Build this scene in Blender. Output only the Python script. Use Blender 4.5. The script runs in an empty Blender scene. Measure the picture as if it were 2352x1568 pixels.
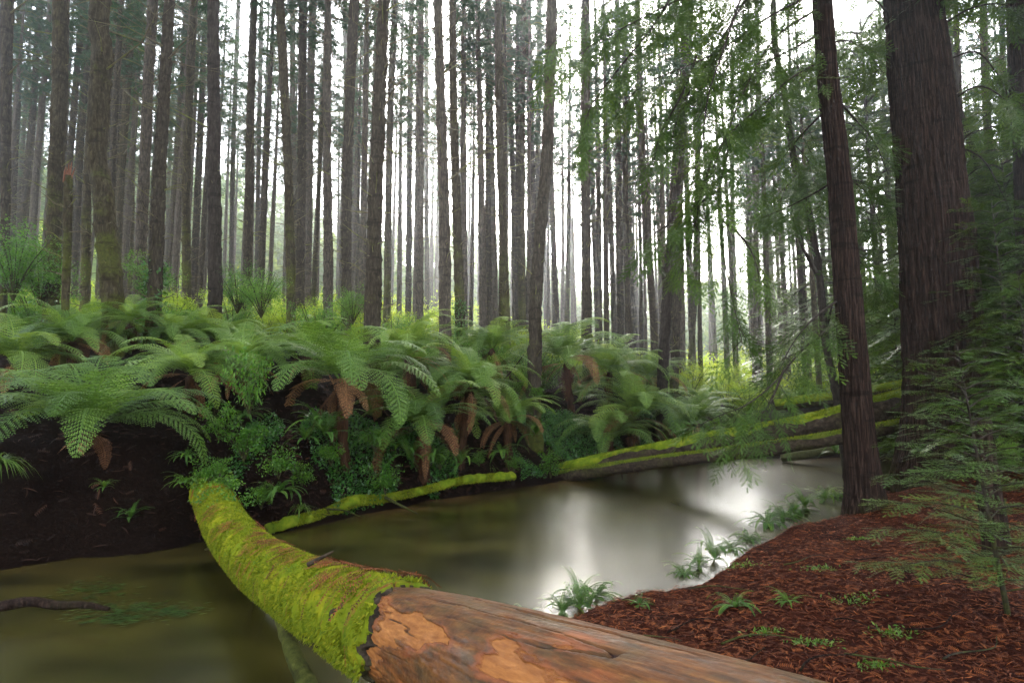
import bpy, math, random
import numpy as np
from mathutils import Vector, Matrix, Euler
R = math.radians
scene = bpy.context.scene

# ------------------------------------------------------------------ camera, sky, sun, exposure
CAMZ, PITCH, F = 2.5, R(5.0), 2352 * 20.0 / 36.0
cd = bpy.data.cameras.new('camera'); cam = bpy.data.objects.new('camera', cd)
scene.collection.objects.link(cam); scene.camera = cam
cd.lens = 20.0; cd.sensor_width = 36.0; cd.clip_start = 0.05; cd.clip_end = 2000
cam.location = (0, 0, CAMZ); cam.rotation_euler = (R(90) + PITCH, 0, 0)

SUN_EL, SUN_AZ = R(27), R(8)          # azimuth measured from +Y towards +X
w = bpy.data.worlds.new("World"); scene.world = w; w.use_nodes = True
nt = w.node_tree; bg = nt.nodes['Background']
sky = nt.nodes.new('ShaderNodeTexSky'); sky.sky_type = 'NISHITA'; sky.sun_disc = False
sky.sun_elevation = SUN_EL; sky.sun_rotation = SUN_AZ; sky.dust_density = 2.0; sky.air_density = 1.0; sky.ozone_density = 1.0
hs = nt.nodes.new('ShaderNodeHueSaturation'); hs.inputs['Saturation'].default_value = 0.35
nt.links.new(sky.outputs[0], hs.inputs['Color']); nt.links.new(hs.outputs[0], bg.inputs['Color'])
bg.inputs['Strength'].default_value = 0.15
sl = bpy.data.lights.new('sun', 'SUN'); sl.energy = 1.7; sl.angle = R(16); sl.color = (1.0, 0.95, 0.86)
so = bpy.data.objects.new('sun', sl); scene.collection.objects.link(so)
sd = Vector((math.sin(SUN_AZ) * math.cos(SUN_EL), math.cos(SUN_AZ) * math.cos(SUN_EL), math.sin(SUN_EL)))
so.rotation_euler = sd.to_track_quat('Z', 'Y').to_euler()
vs = scene.view_settings; vs.view_transform = 'Standard'; vs.look = 'None'; vs.gamma = 1.0
vs.use_curve_mapping = False; vs.exposure = 3.35
cy = scene.cycles
cy.denoising_prefilter = 'ACCURATE'; cy.max_bounces = 6; cy.diffuse_bounces = 3; cy.glossy_bounces = 2; cy.transmission_bounces = 3
cy.volume_bounces = 0; cy.transparent_max_bounces = 4; cy.sample_clamp_indirect = 4.0
cy.caustics_reflective = False; cy.caustics_refractive = False; cy.use_denoising = True

# ------------------------------------------------------------------ picture geometry (2352 x 1568 measuring grid)
CP, SP = math.cos(PITCH), math.sin(PITCH)
def at(px, py, D):
    u = (px - 1176) / F; v = -(py - 784) / F
    y = CP - SP * v; z = SP + CP * v
    return np.array([u / y * D, D, CAMZ + z / y * D])

# ------------------------------------------------------------------ noise
def _h(i, j, k):
    n = (i.astype(np.int64) * 73856093) ^ (j.astype(np.int64) * 19349663) ^ (k.astype(np.int64) * 83492791)
    n = (n ^ (n >> 13)) * 1274126177 & 0x7fffffff
    n = (n ^ (n >> 15)) * 668265263 & 0x7fffffff
    return (n & 0xffff) / 65535.0 * 2 - 1
def vnoise(p):
    p = np.asarray(p, float); f = np.floor(p); t = p - f; t = t * t * (3 - 2 * t); f = f.astype(np.int64)
    out = 0
    for a in (0, 1):
        for b in (0, 1):
            for c in (0, 1):
                wgt = (t[..., 0] if a else 1 - t[..., 0]) * (t[..., 1] if b else 1 - t[..., 1]) * (t[..., 2] if c else 1 - t[..., 2])
                out = out + wgt * _h(f[..., 0] + a, f[..., 1] + b, f[..., 2] + c)
    return out
def fbm(p, o=4):
    p = np.asarray(p, float); s = 0; a = 0.5
    for _ in range(o):
        s = s + a * vnoise(p); p = p * 2.03 + 7.1; a *= 0.5
    return s
def sstep(x, a, b):
    t = np.clip((np.asarray(x, float) - a) / (b - a), 0, 1); return t * t * (3 - 2 * t)

# ------------------------------------------------------------------ terrain
FS = np.array([(-60, -8), (-30, 2), (-12, 6.2), (-6.9, 8.4), (-5.2, 9.6), (-4.2, 10.3), (-3.3, 11.6), (-2.1, 13), (0, 15), (1.4, 16.4), (5, 19.6), (8.9, 21.6), (12, 21.6), (20, 22.5), (60, 34)], float)
NS = np.array([(-60, -24), (-30, -12), (-8, -3), (-2, 2.6), (-0.3, 5.2), (.35, 5.9), (1.16, 6.45), (2, 6.9), (3.2, 8.2), (4.6, 9.5), (6.4, 10.9), (9, 13.6), (13, 16.4), (20, 18), (60, 28)], float)
def yF(x): return np.interp(x, FS[:, 0], FS[:, 1])
def yN(x): return np.interp(x, NS[:, 0], NS[:, 1])
def terrain(x, y):
    x = np.asarray(x, float); y = np.asarray(y, float)
    P = np.stack([x, y, np.zeros_like(x)], -1)
    wob = vnoise(P * 0.9) * 0.22
    s = (y - yF(x)) * 0.78 + wob
    n1 = fbm(P * 0.55 + 3, 3); n2 = fbm(P * 2.3 + 9, 3)
    lft = sstep(-x, 1, 7)
    top = 1.45 + 0.15 * lft - 0.5 * sstep(x, 3, 10)
    bw = 1.9 - 0.5 * lft
    bank = top * sstep(s, -0.05, bw) ** 0.8
    slope = 0.18 - 0.085 * sstep(x, 1, 14)
    far = bank + (.85 - .35 * sstep(x, 3, 10)) * sstep(s, 1.2, 4.5) + slope * np.maximum(s - bw * 0.7, 0) + n1 * 0.7 * sstep(s, 0.5, 4) + n2 * 0.16
    D = y
    hill = 11 * sstep(D, 70, 150) + 13 * sstep(-x, 25, 70) * sstep(D, 45, 90)
    far = far + hill + sstep(D, 60, 120) * n1 * 4
    bedf = -0.9 * sstep(-s, 0, 3.0)
    zf = np.where(s > 0, far, bedf)
    u = (yN(x) - y) * 0.72 + wob * 0.5
    near = 0.42 * sstep(u, 0, 0.35) + 0.1 * np.maximum(u, 0) ** 0.9 + 0.14 * np.maximum(x - 5.0, 0) * sstep(u, 0, 1.5) + n2 * 0.05 + n1 * 0.12
    near = np.where(y < -3, near, near)
    bedn = -0.9 * sstep(-u, 0, 2.5)
    zn = np.where(u > 0, near, bedn)
    return np.where(u > 0, zn, np.where(s > 0, zf, np.maximum(np.minimum(bedf, bedn * 0 - 0) , bedn)))
def gz(x, y): return float(terrain(np.array([x]), np.array([y]))[0])
def hit(px, py, dmin=2.0, dmax=90):
    Ds = np.linspace(dmin, dmax, 1800)
    pts = np.array([at(px, py, d) for d in Ds])
    zt = np.maximum(terrain(pts[:, 0], pts[:, 1]), 0)
    k = np.argmax(pts[:, 2] < zt)
    return pts[k]

# ------------------------------------------------------------------ mesh builder
class MB:
    def __init__(s): s.V = []; s.Fq = []; s.Ft = []; s.T = []; s.n = 0
    def add(s, v, f, tint=0.5):
        v = np.asarray(v, float).reshape(-1, 3); f = np.asarray(f, np.int64)
        if len(v) == 0 or len(f) == 0: return
        s.V.append(v); (s.Fq if f.shape[1] == 4 else s.Ft).append(f + s.n)
        s.T.append(np.broadcast_to(np.asarray(tint, float), (len(v),)).copy()); s.n += len(v)
    def mesh(s, name, smooth=True):
        me = bpy.data.meshes.new(name)
        V = np.concatenate(s.V); T = np.concatenate(s.T)
        q = np.concatenate(s.Fq) if s.Fq else np.zeros((0, 4), np.int64)
        t = np.concatenate(s.Ft) if s.Ft else np.zeros((0, 3), np.int64)
        me.vertices.add(len(V)); me.vertices.foreach_set('co', V.astype(np.float32).ravel())
        nl = q.size + t.size; me.loops.add(nl)
        me.loops.foreach_set('vertex_index', np.concatenate([q.ravel(), t.ravel()]).astype(np.int32))
        nf = len(q) + len(t); me.polygons.add(nf)
        st = np.concatenate([np.arange(len(q)) * 4, len(q) * 4 + np.arange(len(t)) * 3]).astype(np.int32)
        me.polygons.foreach_set('loop_start', st)
        if smooth: me.polygons.foreach_set('use_smooth', np.ones(nf, bool))
        me.update(calc_edges=True)
        a = me.attributes.new('tint', 'FLOAT', 'POINT'); a.data.foreach_set('value', T.astype(np.float32))
        return me
COL = scene.collection.objects
def link(name, data, mat=None, parent=None, loc=None):
    o = bpy.data.objects.new(name, data); COL.link(o)
    if mat is not None and data is not None and len(data.materials) == 0: data.materials.append(mat)
    if parent is not None: o.parent = parent
    if loc is not None: o.location = loc
    return o
def tag(o, label=None, cat=None, group=None, kind=None):
    if label: o['label'] = label
    if cat: o['category'] = cat
    if group: o['group'] = group
    if kind: o['kind'] = kind
    return o
def thing(name, label, cat, loc=(0, 0, 0), rz=0.0, group=None, sc=1.0):
    o = bpy.data.objects.new(name, None); COL.link(o); o.location = loc; o.rotation_euler = (0, 0, rz); o.scale = (sc, sc, sc)
    o.empty_display_size = 0.1
    return tag(o, label, cat, group)
def part(name, mb, mat, parent, smooth=True, loc=None):
    me = mb.mesh(name, smooth) if isinstance(mb, MB) else mb
    return link(name, me, mat, parent, loc)

def frames(P, ref):
    P = np.asarray(P, float); T = np.gradient(P, axis=0); T /= np.linalg.norm(T, axis=1)[:, None] + 1e-9
    A = np.asarray(ref, float)[None] - T * (T @ np.asarray(ref, float))[:, None]; A /= np.linalg.norm(A, axis=1)[:, None] + 1e-9
    B = np.cross(T, A); return T, A, B
def tube(P, rad, sides=8, ref=(0, 0, 1), off=None, cap=True):
    """tube round path P; off(theta, s, points) -> radial offset. theta=0 points towards ref"""
    P = np.asarray(P, float); n = len(P); rad = np.broadcast_to(np.asarray(rad, float), (n,))
    T, A, B = frames(P, ref)
    th = np.arange(sides) / sides * 2 * np.pi
    dirs = A[:, None] * np.cos(th)[None, :, None] + B[:, None] * np.sin(th)[None, :, None]
    r = rad[:, None] * np.ones(sides)[None]
    V = P[:, None] + dirs * r[..., None]
    if off is not None:
        s = np.concatenate([[0], np.cumsum(np.linalg.norm(np.diff(P, axis=0), axis=1))])
        r2 = off(th[None] * np.ones((n, 1)), s[:, None] * np.ones((1, sides)), V)
        V = V + dirs * r2[..., None]
    i = np.arange(n - 1)[:, None] * sides; j = np.arange(sides)[None]; j2 = (j + 1) % sides
    f = np.stack([i + j, i + j2, i + sides + j2, i + sides + j], -1).reshape(-1, 4)
    Vv = V.reshape(-1, 3)
    if cap:
        c0, c1 = len(Vv), len(Vv) + 1
        Vv = np.vstack([Vv, P[0], P[-1]])
        a = np.arange(sides); b = (a + 1) % sides
        f1 = np.stack([b, a, np.full(sides, c0), np.full(sides, c0)], -1)
        # caps as degenerate-free triangles
        ft = np.concatenate([np.stack([b, a, np.full(sides, c0)], -1), np.stack([(n - 1) * sides + a, (n - 1) * sides + b, np.full(sides, c1)], -1)])
        return Vv, f, ft
    return Vv, f, None
def addtube(mb, P, rad, sides=8, ref=(0, 0, 1), off=None, tint=0.5, cap=True):
    v, f, ft = tube(P, rad, sides, ref, off, cap)
    n0 = mb.n; mb.add(v, f, tint)
    if ft is not None: mb.Ft.append(ft + n0)
def smooth_path(P, n):
    P = np.asarray(P, float); m = len(P)
    if m < 3:
        t = np.linspace(0, 1, n)[:, None]; return P[0] * (1 - t) + P[-1] * t
    d = np.concatenate([[0], np.cumsum(np.linalg.norm(np.diff(P, axis=0), axis=1))]); u = np.linspace(0, d[-1], n)
    G = np.gradient(P, d, axis=0)
    k = np.clip(np.searchsorted(d, u, side='right') - 1, 0, m - 2)
    h = (d[k + 1] - d[k])[:, None]; t = ((u - d[k]) / (d[k + 1] - d[k]))[:, None]
    return (2*t**3 - 3*t**2 + 1) * P[k] + (t**3 - 2*t**2 + t) * h * G[k] + (-2*t**3 + 3*t**2) * P[k+1] + (t**3 - t**2) * h * G[k+1]
def basis(d, up):
    d = d / (np.linalg.norm(d, axis=-1, keepdims=True) + 1e-9)
    z = up - d * np.sum(d * up, -1, keepdims=True); z = z / (np.linalg.norm(z, axis=-1, keepdims=True) + 1e-9)
    y = np.cross(z, d); return np.stack([d, y, z], -2)      # rows x,y,z
def scatter(mb, V, Fc, pos, B, scl, tint):
    """copies of (V,Fc) at pos with basis rows B (n,3,3), scale scl (n,)"""
    n = len(pos)
    if n == 0: return
    W = np.einsum('vk,nkj->nvj', V, B) * np.asarray(scl, float).reshape(-1, 1, 1) + pos[:, None]
    f = (Fc[None] + (np.arange(n) * len(V))[:, None, None]).reshape(-1, Fc.shape[1])
    mb.add(W.reshape(-1, 3), f, np.repeat(np.broadcast_to(tint, (n,)), len(V)))

# ------------------------------------------------------------------ materials
class NT:
    def __init__(s, name):
        s.m = bpy.data.materials.new(name); s.m.use_nodes = True; s.t = s.m.node_tree; s.t.nodes.clear()
        s.out = s.n('ShaderNodeOutputMaterial')
    def n(s, k, **a):
        x = s.t.nodes.new(k)
        for q, v in a.items(): setattr(x, q, v)
        return x
    def l(s, a, b): s.t.links.new(a, b)
    def coord(s, scale=(1, 1, 1), obj=False):
        if obj: c = s.n('ShaderNodeTexCoord').outputs['Object']
        else: c = s.n('ShaderNodeNewGeometry').outputs['Position']
        m = s.n('ShaderNodeMapping'); m.inputs['Scale'].default_value = scale; s.l(c, m.inputs[0]); return m.outputs[0]
    def noise(s, vec, scale=1, detail=5, rough=0.6, dist=0.0):
        x = s.n('ShaderNodeTexNoise'); x.inputs['Scale'].default_value = scale; x.inputs['Detail'].default_value = detail
        x.inputs['Roughness'].default_value = rough; x.inputs['Distortion'].default_value = dist; s.l(vec, x.inputs['Vector']); return x.outputs[0]
    def ramp(s, fac, stops):
        x = s.n('ShaderNodeValToRGB'); e = x.color_ramp.elements
        e[0].position, e[0].color = stops[0][0], (*stops[0][1], 1); e[1].position, e[1].color = stops[-1][0], (*stops[-1][1], 1)
        for p, c in stops[1:-1]: q = e.new(p); q.color = (*c, 1)
        s.l(fac, x.inputs[0]); return x.outputs[0]
    def rampf(s, fac, a, b):
        x = s.n('ShaderNodeMapRange'); x.inputs[1].default_value = a; x.inputs[2].default_value = b; s.l(fac, x.inputs[0]); return x.outputs[0]
    def mix(s, fac, a, b, mode='MIX'):
        x = s.n('ShaderNodeMix', data_type='RGBA', blend_type=mode)
        if isinstance(fac, (int, float)): x.inputs[0].default_value = fac
        else: s.l(fac, x.inputs[0])
        for v, i in ((a, 6), (b, 7)):
            if isinstance(v, tuple): x.inputs[i].default_value = (*v, 1)
            else: s.l(v, x.inputs[i])
        return x.outputs[2]
    def math(s, op, a, b=0.0, clamp=False):
        x = s.n('ShaderNodeMath', operation=op, use_clamp=clamp)
        for v, i in ((a, 0), (b, 1)):
            if isinstance(v, (int, float)): x.inputs[i].default_value = v
            else: s.l(v, x.inputs[i])
        return x.outputs[0]
    def bump(s, h, strength=0.5, dist=0.02, nrm=None):
        x = s.n('ShaderNodeBump'); x.inputs['Strength'].default_value = strength; x.inputs['Distance'].default_value = dist
        s.l(h, x.inputs['Height'])
        if nrm is not None: s.l(nrm, x.inputs['Normal'])
        return x.outputs[0]
    def bsdf(s, col, rough=0.6, spec=0.3, nrm=None, trans=0.0, tcol=None):
        b = s.n('ShaderNodeBsdfPrincipled')
        if isinstance(col, tuple): b.inputs['Base Color'].default_value = (*col, 1)
        else: s.l(col, b.inputs['Base Color'])
        if isinstance(rough, (int, float)): b.inputs['Roughness'].default_value = rough
        else: s.l(rough, b.inputs['Roughness'])
        b.inputs['Specular IOR Level'].default_value = spec
        if nrm is not None: s.l(nrm, b.inputs['Normal'])
        o = b.outputs[0]
        if trans > 0:
            t = s.n('ShaderNodeBsdfTranslucent'); s.l(tcol if tcol is not None else col, t.inputs[0])
            x = s.n('ShaderNodeMixShader'); x.inputs[0].default_value = trans; s.l(o, x.inputs[1]); s.l(t.outputs[0], x.inputs[2]); o = x.outputs[0]
        s.l(o, s.out.inputs[0]); return s.m
def leafmat(name, stops, trans=0.35, rough=0.5, spec=0.2, tmul=(1.3, 1.25, 0.6)):
    k = NT(name)
    isl = k.n('ShaderNodeNewGeometry').outputs['Random Per Island']
    a = k.n('ShaderNodeAttribute', attribute_name='tint').outputs['Fac']
    orn = k.n('ShaderNodeObjectInfo').outputs['Random']
    f = k.math('ADD', k.math('MULTIPLY', isl, 0.25), k.math('ADD', k.math('MULTIPLY', a, 0.55), k.math('MULTIPLY', orn, 0.2)))
    c = k.ramp(f, stops)
    return k.bsdf(c, rough, spec, None, trans, k.mix(1.0, c, tmul, 'MULTIPLY'))
M = {}
M['fern'] = leafmat('fern_green', [(0.0, (.028, .062, .010)), (.35, (.070, .14, .022)), (.65, (.145, .24, .040)), (1.0, (.28, .37, .065))], .4, .45, .26)
M['fern_dead'] = leafmat('fern_dead', [(0.0, (.02, .009, .004)), (.55, (.085, .036, .015)), (1.0, (.34, .18, .085))], .2, .8, .1)
M['sword'] = leafmat('sword_fern', [(0.0, (.02, .06, .010)), (.5, (.055, .13, .018)), (1.0, (.16, .26, .03))], .4, .45, .2)
M['conifer'] = leafmat('conifer_needles', [(0.0, (.008, .026, .012)), (.5, (.018, .055, .022)), (1.0, (.05, .10, .03))], .3, .6, .2)
M['redwood_leaf'] = leafmat('redwood_needles', [(0.0, (.014, .034, .006)), (.5, (.042, .085, .011)), (.85, (.10, .16, .016)), (1.0, (.13, .08, .03))], .3, .5, .15)
M['sapling_leaf'] = leafmat('sapling_needles', [(0.0, (.022, .050, .010)), (.5, (.065, .125, .018)), (1.0, (.16, .23, .025))], .3, .45, .2)
M['shrub'] = leafmat('shrub_leaves', [(0.0, (.02, .07, .01)), (.5, (.06, .16, .012)), (1.0, (.16, .28, .02))], .45, .4, .4)
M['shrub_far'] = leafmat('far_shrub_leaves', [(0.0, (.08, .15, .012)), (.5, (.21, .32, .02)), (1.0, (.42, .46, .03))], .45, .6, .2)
M['ivy'] = leafmat('creeper_leaves', [(0.0, (.01, .05, .008)), (.5, (.03, .11, .012)), (1.0, (.08, .18, .02))], .35, .35, .5)
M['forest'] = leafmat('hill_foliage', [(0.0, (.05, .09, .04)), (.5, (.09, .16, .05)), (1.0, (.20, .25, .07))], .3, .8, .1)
M['grass'] = leafmat('grass_blades', [(0.0, (.03, .08, .01)), (.5, (.09, .17, .02)), (1.0, (.20, .24, .06))], .35, .5, .3)
M['weed'] = leafmat('water_weed', [(0.0, (.006, .016, .004)), (.5, (.020, .050, .008)), (1.0, (.09, .15, .03))], .1, .3, .5)
M['litter'] = leafmat('needle_litter', [(0.0, (.016, .005, .004)), (.35, (.065, .017, .007)), (.7, (.20, .058, .017)), (1.0, (.50, .19, .06))], .05, .7, .08)
M['duff'] = leafmat('fern_litter', [(0.0, (.008, .004, .003)), (.5, (.030, .013, .007)), (1.0, (.12, .05, .024))], .05, .8, .15)  # brown litter, colour lowered further in place of shade on the bank
M['moss_tuft'] = leafmat('moss_tufts', [(0.0, (.03, .055, .005)), (.35, (.09, .13, .007)), (.75, (.22, .24, .012)), (1.0, (.33, .22, .04))], .3, .8, .1, (1.1, 1.0, .5))

def moss_mat(name, dark=1.0):
    k = NT(name); c = k.coord((1, 1, 1))
    n1 = k.noise(c, 5, 6, .65); n2 = k.noise(c, 40, 4, .7); n3 = k.noise(c, 160, 3, .7)
    col = k.ramp(n1, [(.25, (.04 * dark, .07 * dark, .006)), (.5, (.13 * dark, .18 * dark, .010)), (.72, (.25 * dark, .26 * dark, .02))])
    col = k.mix(k.rampf(n2, .58, .72), col, (.05, .07, .01))
    h = k.math('ADD', k.math('MULTIPLY', n2, .6), k.math('MULTIPLY', n3, .4))
    return k.bsdf(col, .95, .05, k.bump(h, 1.0, .03))
M['moss'] = moss_mat('moss'); M['moss_dark'] = moss_mat('moss_damp', .55)

def bark_mat(name, cols, moss=.5, vs_=(9, 9, 2.2), bd=.04, mosscol=((.03, .038, .008), (.085, .09, .018)), low=3.0):
    k = NT(name); c = k.coord((1, 1, 1), obj=True)
    m = k.n('ShaderNodeMapping'); m.inputs['Scale'].default_value = vs_; k.l(c, m.inputs[0])
    n1 = k.noise(m.outputs[0], 2.2, 7, .65, .4); n2 = k.noise(c, .8, 4, .6); n3 = k.noise(c, 14, 5, .7)
    col = k.ramp(n1, [(.3, cols[0]), (.5, cols[1]), (.7, cols[2])])
    mc = k.ramp(n3, [(.3, mosscol[0]), (.7, mosscol[1])])
    if low:
        sep = k.n('ShaderNodeSeparateXYZ'); k.l(c, sep.inputs[0])
        up = k.n('ShaderNodeMapRange'); up.inputs[1].default_value = low; up.inputs[2].default_value = -.5; up.inputs[3].default_value = -.12; up.inputs[4].default_value = .2
        k.l(sep.outputs[2], up.inputs[0]); nn = k.math('ADD', n2, up.outputs[0])
    else: nn = n2
    f = k.math('MULTIPLY', k.rampf(k.math('ADD', nn, k.math('MULTIPLY', n3, .3)), .78 - .28 * moss, .92 - .28 * moss), min(1, moss * 1.7))
    col = k.mix(f, col, mc)
    h = k.math('ADD', k.math('MULTIPLY', n1, .8), k.math('MULTIPLY', n3, .25))
    kn = k.noise(k.coord((1.2, 1.2, 5), obj=True), 1.6, 3, .5); col = k.mix(k.math('MULTIPLY', k.rampf(kn, .58, .68), .6), col, cols[0])
    return k.bsdf(col, .9, .05, k.bump(h, 1.0, bd))
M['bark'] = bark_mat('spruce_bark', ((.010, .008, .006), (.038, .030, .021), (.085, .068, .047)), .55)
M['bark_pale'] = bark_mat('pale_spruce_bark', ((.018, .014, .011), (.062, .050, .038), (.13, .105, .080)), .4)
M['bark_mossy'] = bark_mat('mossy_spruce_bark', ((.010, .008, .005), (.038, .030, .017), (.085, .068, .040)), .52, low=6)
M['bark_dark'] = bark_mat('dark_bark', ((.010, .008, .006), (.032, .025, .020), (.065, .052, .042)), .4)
M['redwood'] = bark_mat('redwood_bark', ((.004, .0025, .002), (.019, .011, .008), (.064, .040, .029)), .10, (16, 16, .9), .07, low=1.5)
M['log_bark'] = bark_mat('log_bark', ((.010, .007, .005), (.032, .023, .016), (.075, .055, .036)), .3, (5, 5, 5), .03, low=0)
M['twig'] = bark_mat('dead_twigs', ((.05, .04, .028), (.11, .09, .06), (.16, .15, .07)), .5, (5, 5, 5), .01, ((.09, .11, .02), (.17, .19, .03)), low=0)
M['fern_trunk'] = bark_mat('fern_trunk', ((.012, .007, .004), (.04, .02, .011), (.09, .045, .022)), .1, (20, 20, 4), .04, low=0)

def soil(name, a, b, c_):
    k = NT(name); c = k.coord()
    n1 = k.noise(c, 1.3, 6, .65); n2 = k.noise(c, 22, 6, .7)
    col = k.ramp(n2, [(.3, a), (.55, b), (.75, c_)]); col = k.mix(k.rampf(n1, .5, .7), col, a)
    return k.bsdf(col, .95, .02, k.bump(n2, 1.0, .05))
M['soil'] = soil('shade_darkened_soil', (.0035, .002, .0015), (.009, .005, .0035), (.022, .012, .008))  # far bank soil blackened to stand in for shade of an unmodelled undercut
M['red_soil'] = soil('needle_soil', (.012, .004, .003), (.040, .011, .006), (.09, .026, .010))
def hillmat():
    k = NT('forest_floor'); c = k.coord()
    n = k.noise(c, .6, 6, .7); return k.bsdf(k.ramp(n, [(.3, (.03, .05, .015)), (.6, (.09, .14, .03)), (.8, (.16, .20, .05))]), .9, .1)
M['floor'] = hillmat()

def watermat():
    k = NT('creek_water'); c = k.coord()
    sh = k.n('ShaderNodeAttribute', attribute_name='tint').outputs['Fac']
    n = k.noise(k.coord((.5, .9, 1)), 1.1, 2, .5, 0)
    deep = k.ramp(n, [(.3, (.010, .009, .002)), (.7, (.046, .039, .007))])
    shal = k.ramp(n, [(.35, (.03, .017, .006)), (.65, (.09, .05, .016))])
    col = k.mix(k.math('MULTIPLY', sh, k.rampf(n, .2, .6), True), deep, shal)
    r1 = k.noise(k.coord((.9, .35, 1)), 1.0, 1, .5, 0); r2 = k.noise(k.coord((4, 14, 1)), 1.5, 1, .5)
    h = k.math('ADD', r1, k.math('MULTIPLY', r2, .06))
    rough = k.math('ADD', k.math('MULTIPLY', r1, .10), .20)
    m = k.bsdf(col, rough, .36, k.bump(h, .10, .10))
    return m
M['water'] = watermat()

# ------------------------------------------------------------------ ground and water
def axis(lo, hi, c, d0, g=1.045):
    a = [c]; d = d0
    while a[-1] < hi: a.append(a[-1] + d); d = max(d0, d * g if abs(a[-1] - c) > 16 else d)
    b = [c]; d = d0
    while b[-1] > lo: b.append(b[-1] - d); d = max(d0, d * g if abs(b[-1] - c) > 14 else d)
    return np.array(sorted(set(b + a)))
xs = axis(-190, 190, 0, .16); ys = axis(-18, 240, 9, .16)
X, Y = np.meshgrid(xs, ys); Z = terrain(X, Y)
nx, ny = len(xs), len(ys)
Vall = np.stack([X, Y, Z], -1).reshape(-1, 3)
ii, jj = np.meshgrid(np.arange(ny - 1), np.arange(nx - 1), indexing='ij')
q = np.stack([ii * nx + jj, ii * nx + jj + 1, (ii + 1) * nx + jj + 1, (ii + 1) * nx + jj], -1).reshape(-1, 4)
cx = X[:-1, :-1].ravel(); cyy = Y[:-1, :-1].ravel(); mid = (yF(cx) + yN(cx)) / 2
def submesh(sel, name, mat):
    f = q[sel]; u, inv = np.unique(f, return_inverse=True)
    b = MB(); b.add(Vall[u], inv.reshape(-1, 4)); o = part(name, b, mat, None); tag(o, kind='structure'); return o
tag(submesh(cyy < mid, 'ground', M['red_soil']), 'rust red forest floor of the near bank')
tag(submesh((cyy >= mid) & (cyy < 30), 'far_bank', M['soil']), 'soil of the steep far bank, shade darkened into its colour')
tag(submesh((cyy >= mid) & (cyy >= 30), 'hills', M['floor']), 'green slope rising behind the forest')
wx = np.arange(-60, 60.1, .25); wy = np.arange(-20, 36, .25); WX, WY = np.meshgrid(wx, wy)
tz = terrain(WX, WY); df = (yF(WX) - WY) * .78; dn = (WY - yN(WX)) * .72
shallow = np.clip(1 - df / 1.6, 0, 1) * (df > -1) + .5 * np.clip(1 - dn / .8, 0, 1) * (dn > -1)
shallow = shallow * (.35 + .65 * sstep(WX, -5, -2)); b = MB(); i2, j2 = np.meshgrid(np.arange(len(wy) - 1), np.arange(len(wx) - 1), indexing='ij'); nw = len(wx)
b.add(np.stack([WX, WY, np.zeros_like(WX)], -1).reshape(-1, 3), np.stack([i2 * nw + j2, i2 * nw + j2 + 1, (i2 + 1) * nw + j2 + 1, (i2 + 1) * nw + j2], -1).reshape(-1, 4), np.clip(shallow, 0, 1).ravel())
tag(part('water', b, M['water'], None), 'murky green brown creek', kind='structure')

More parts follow.
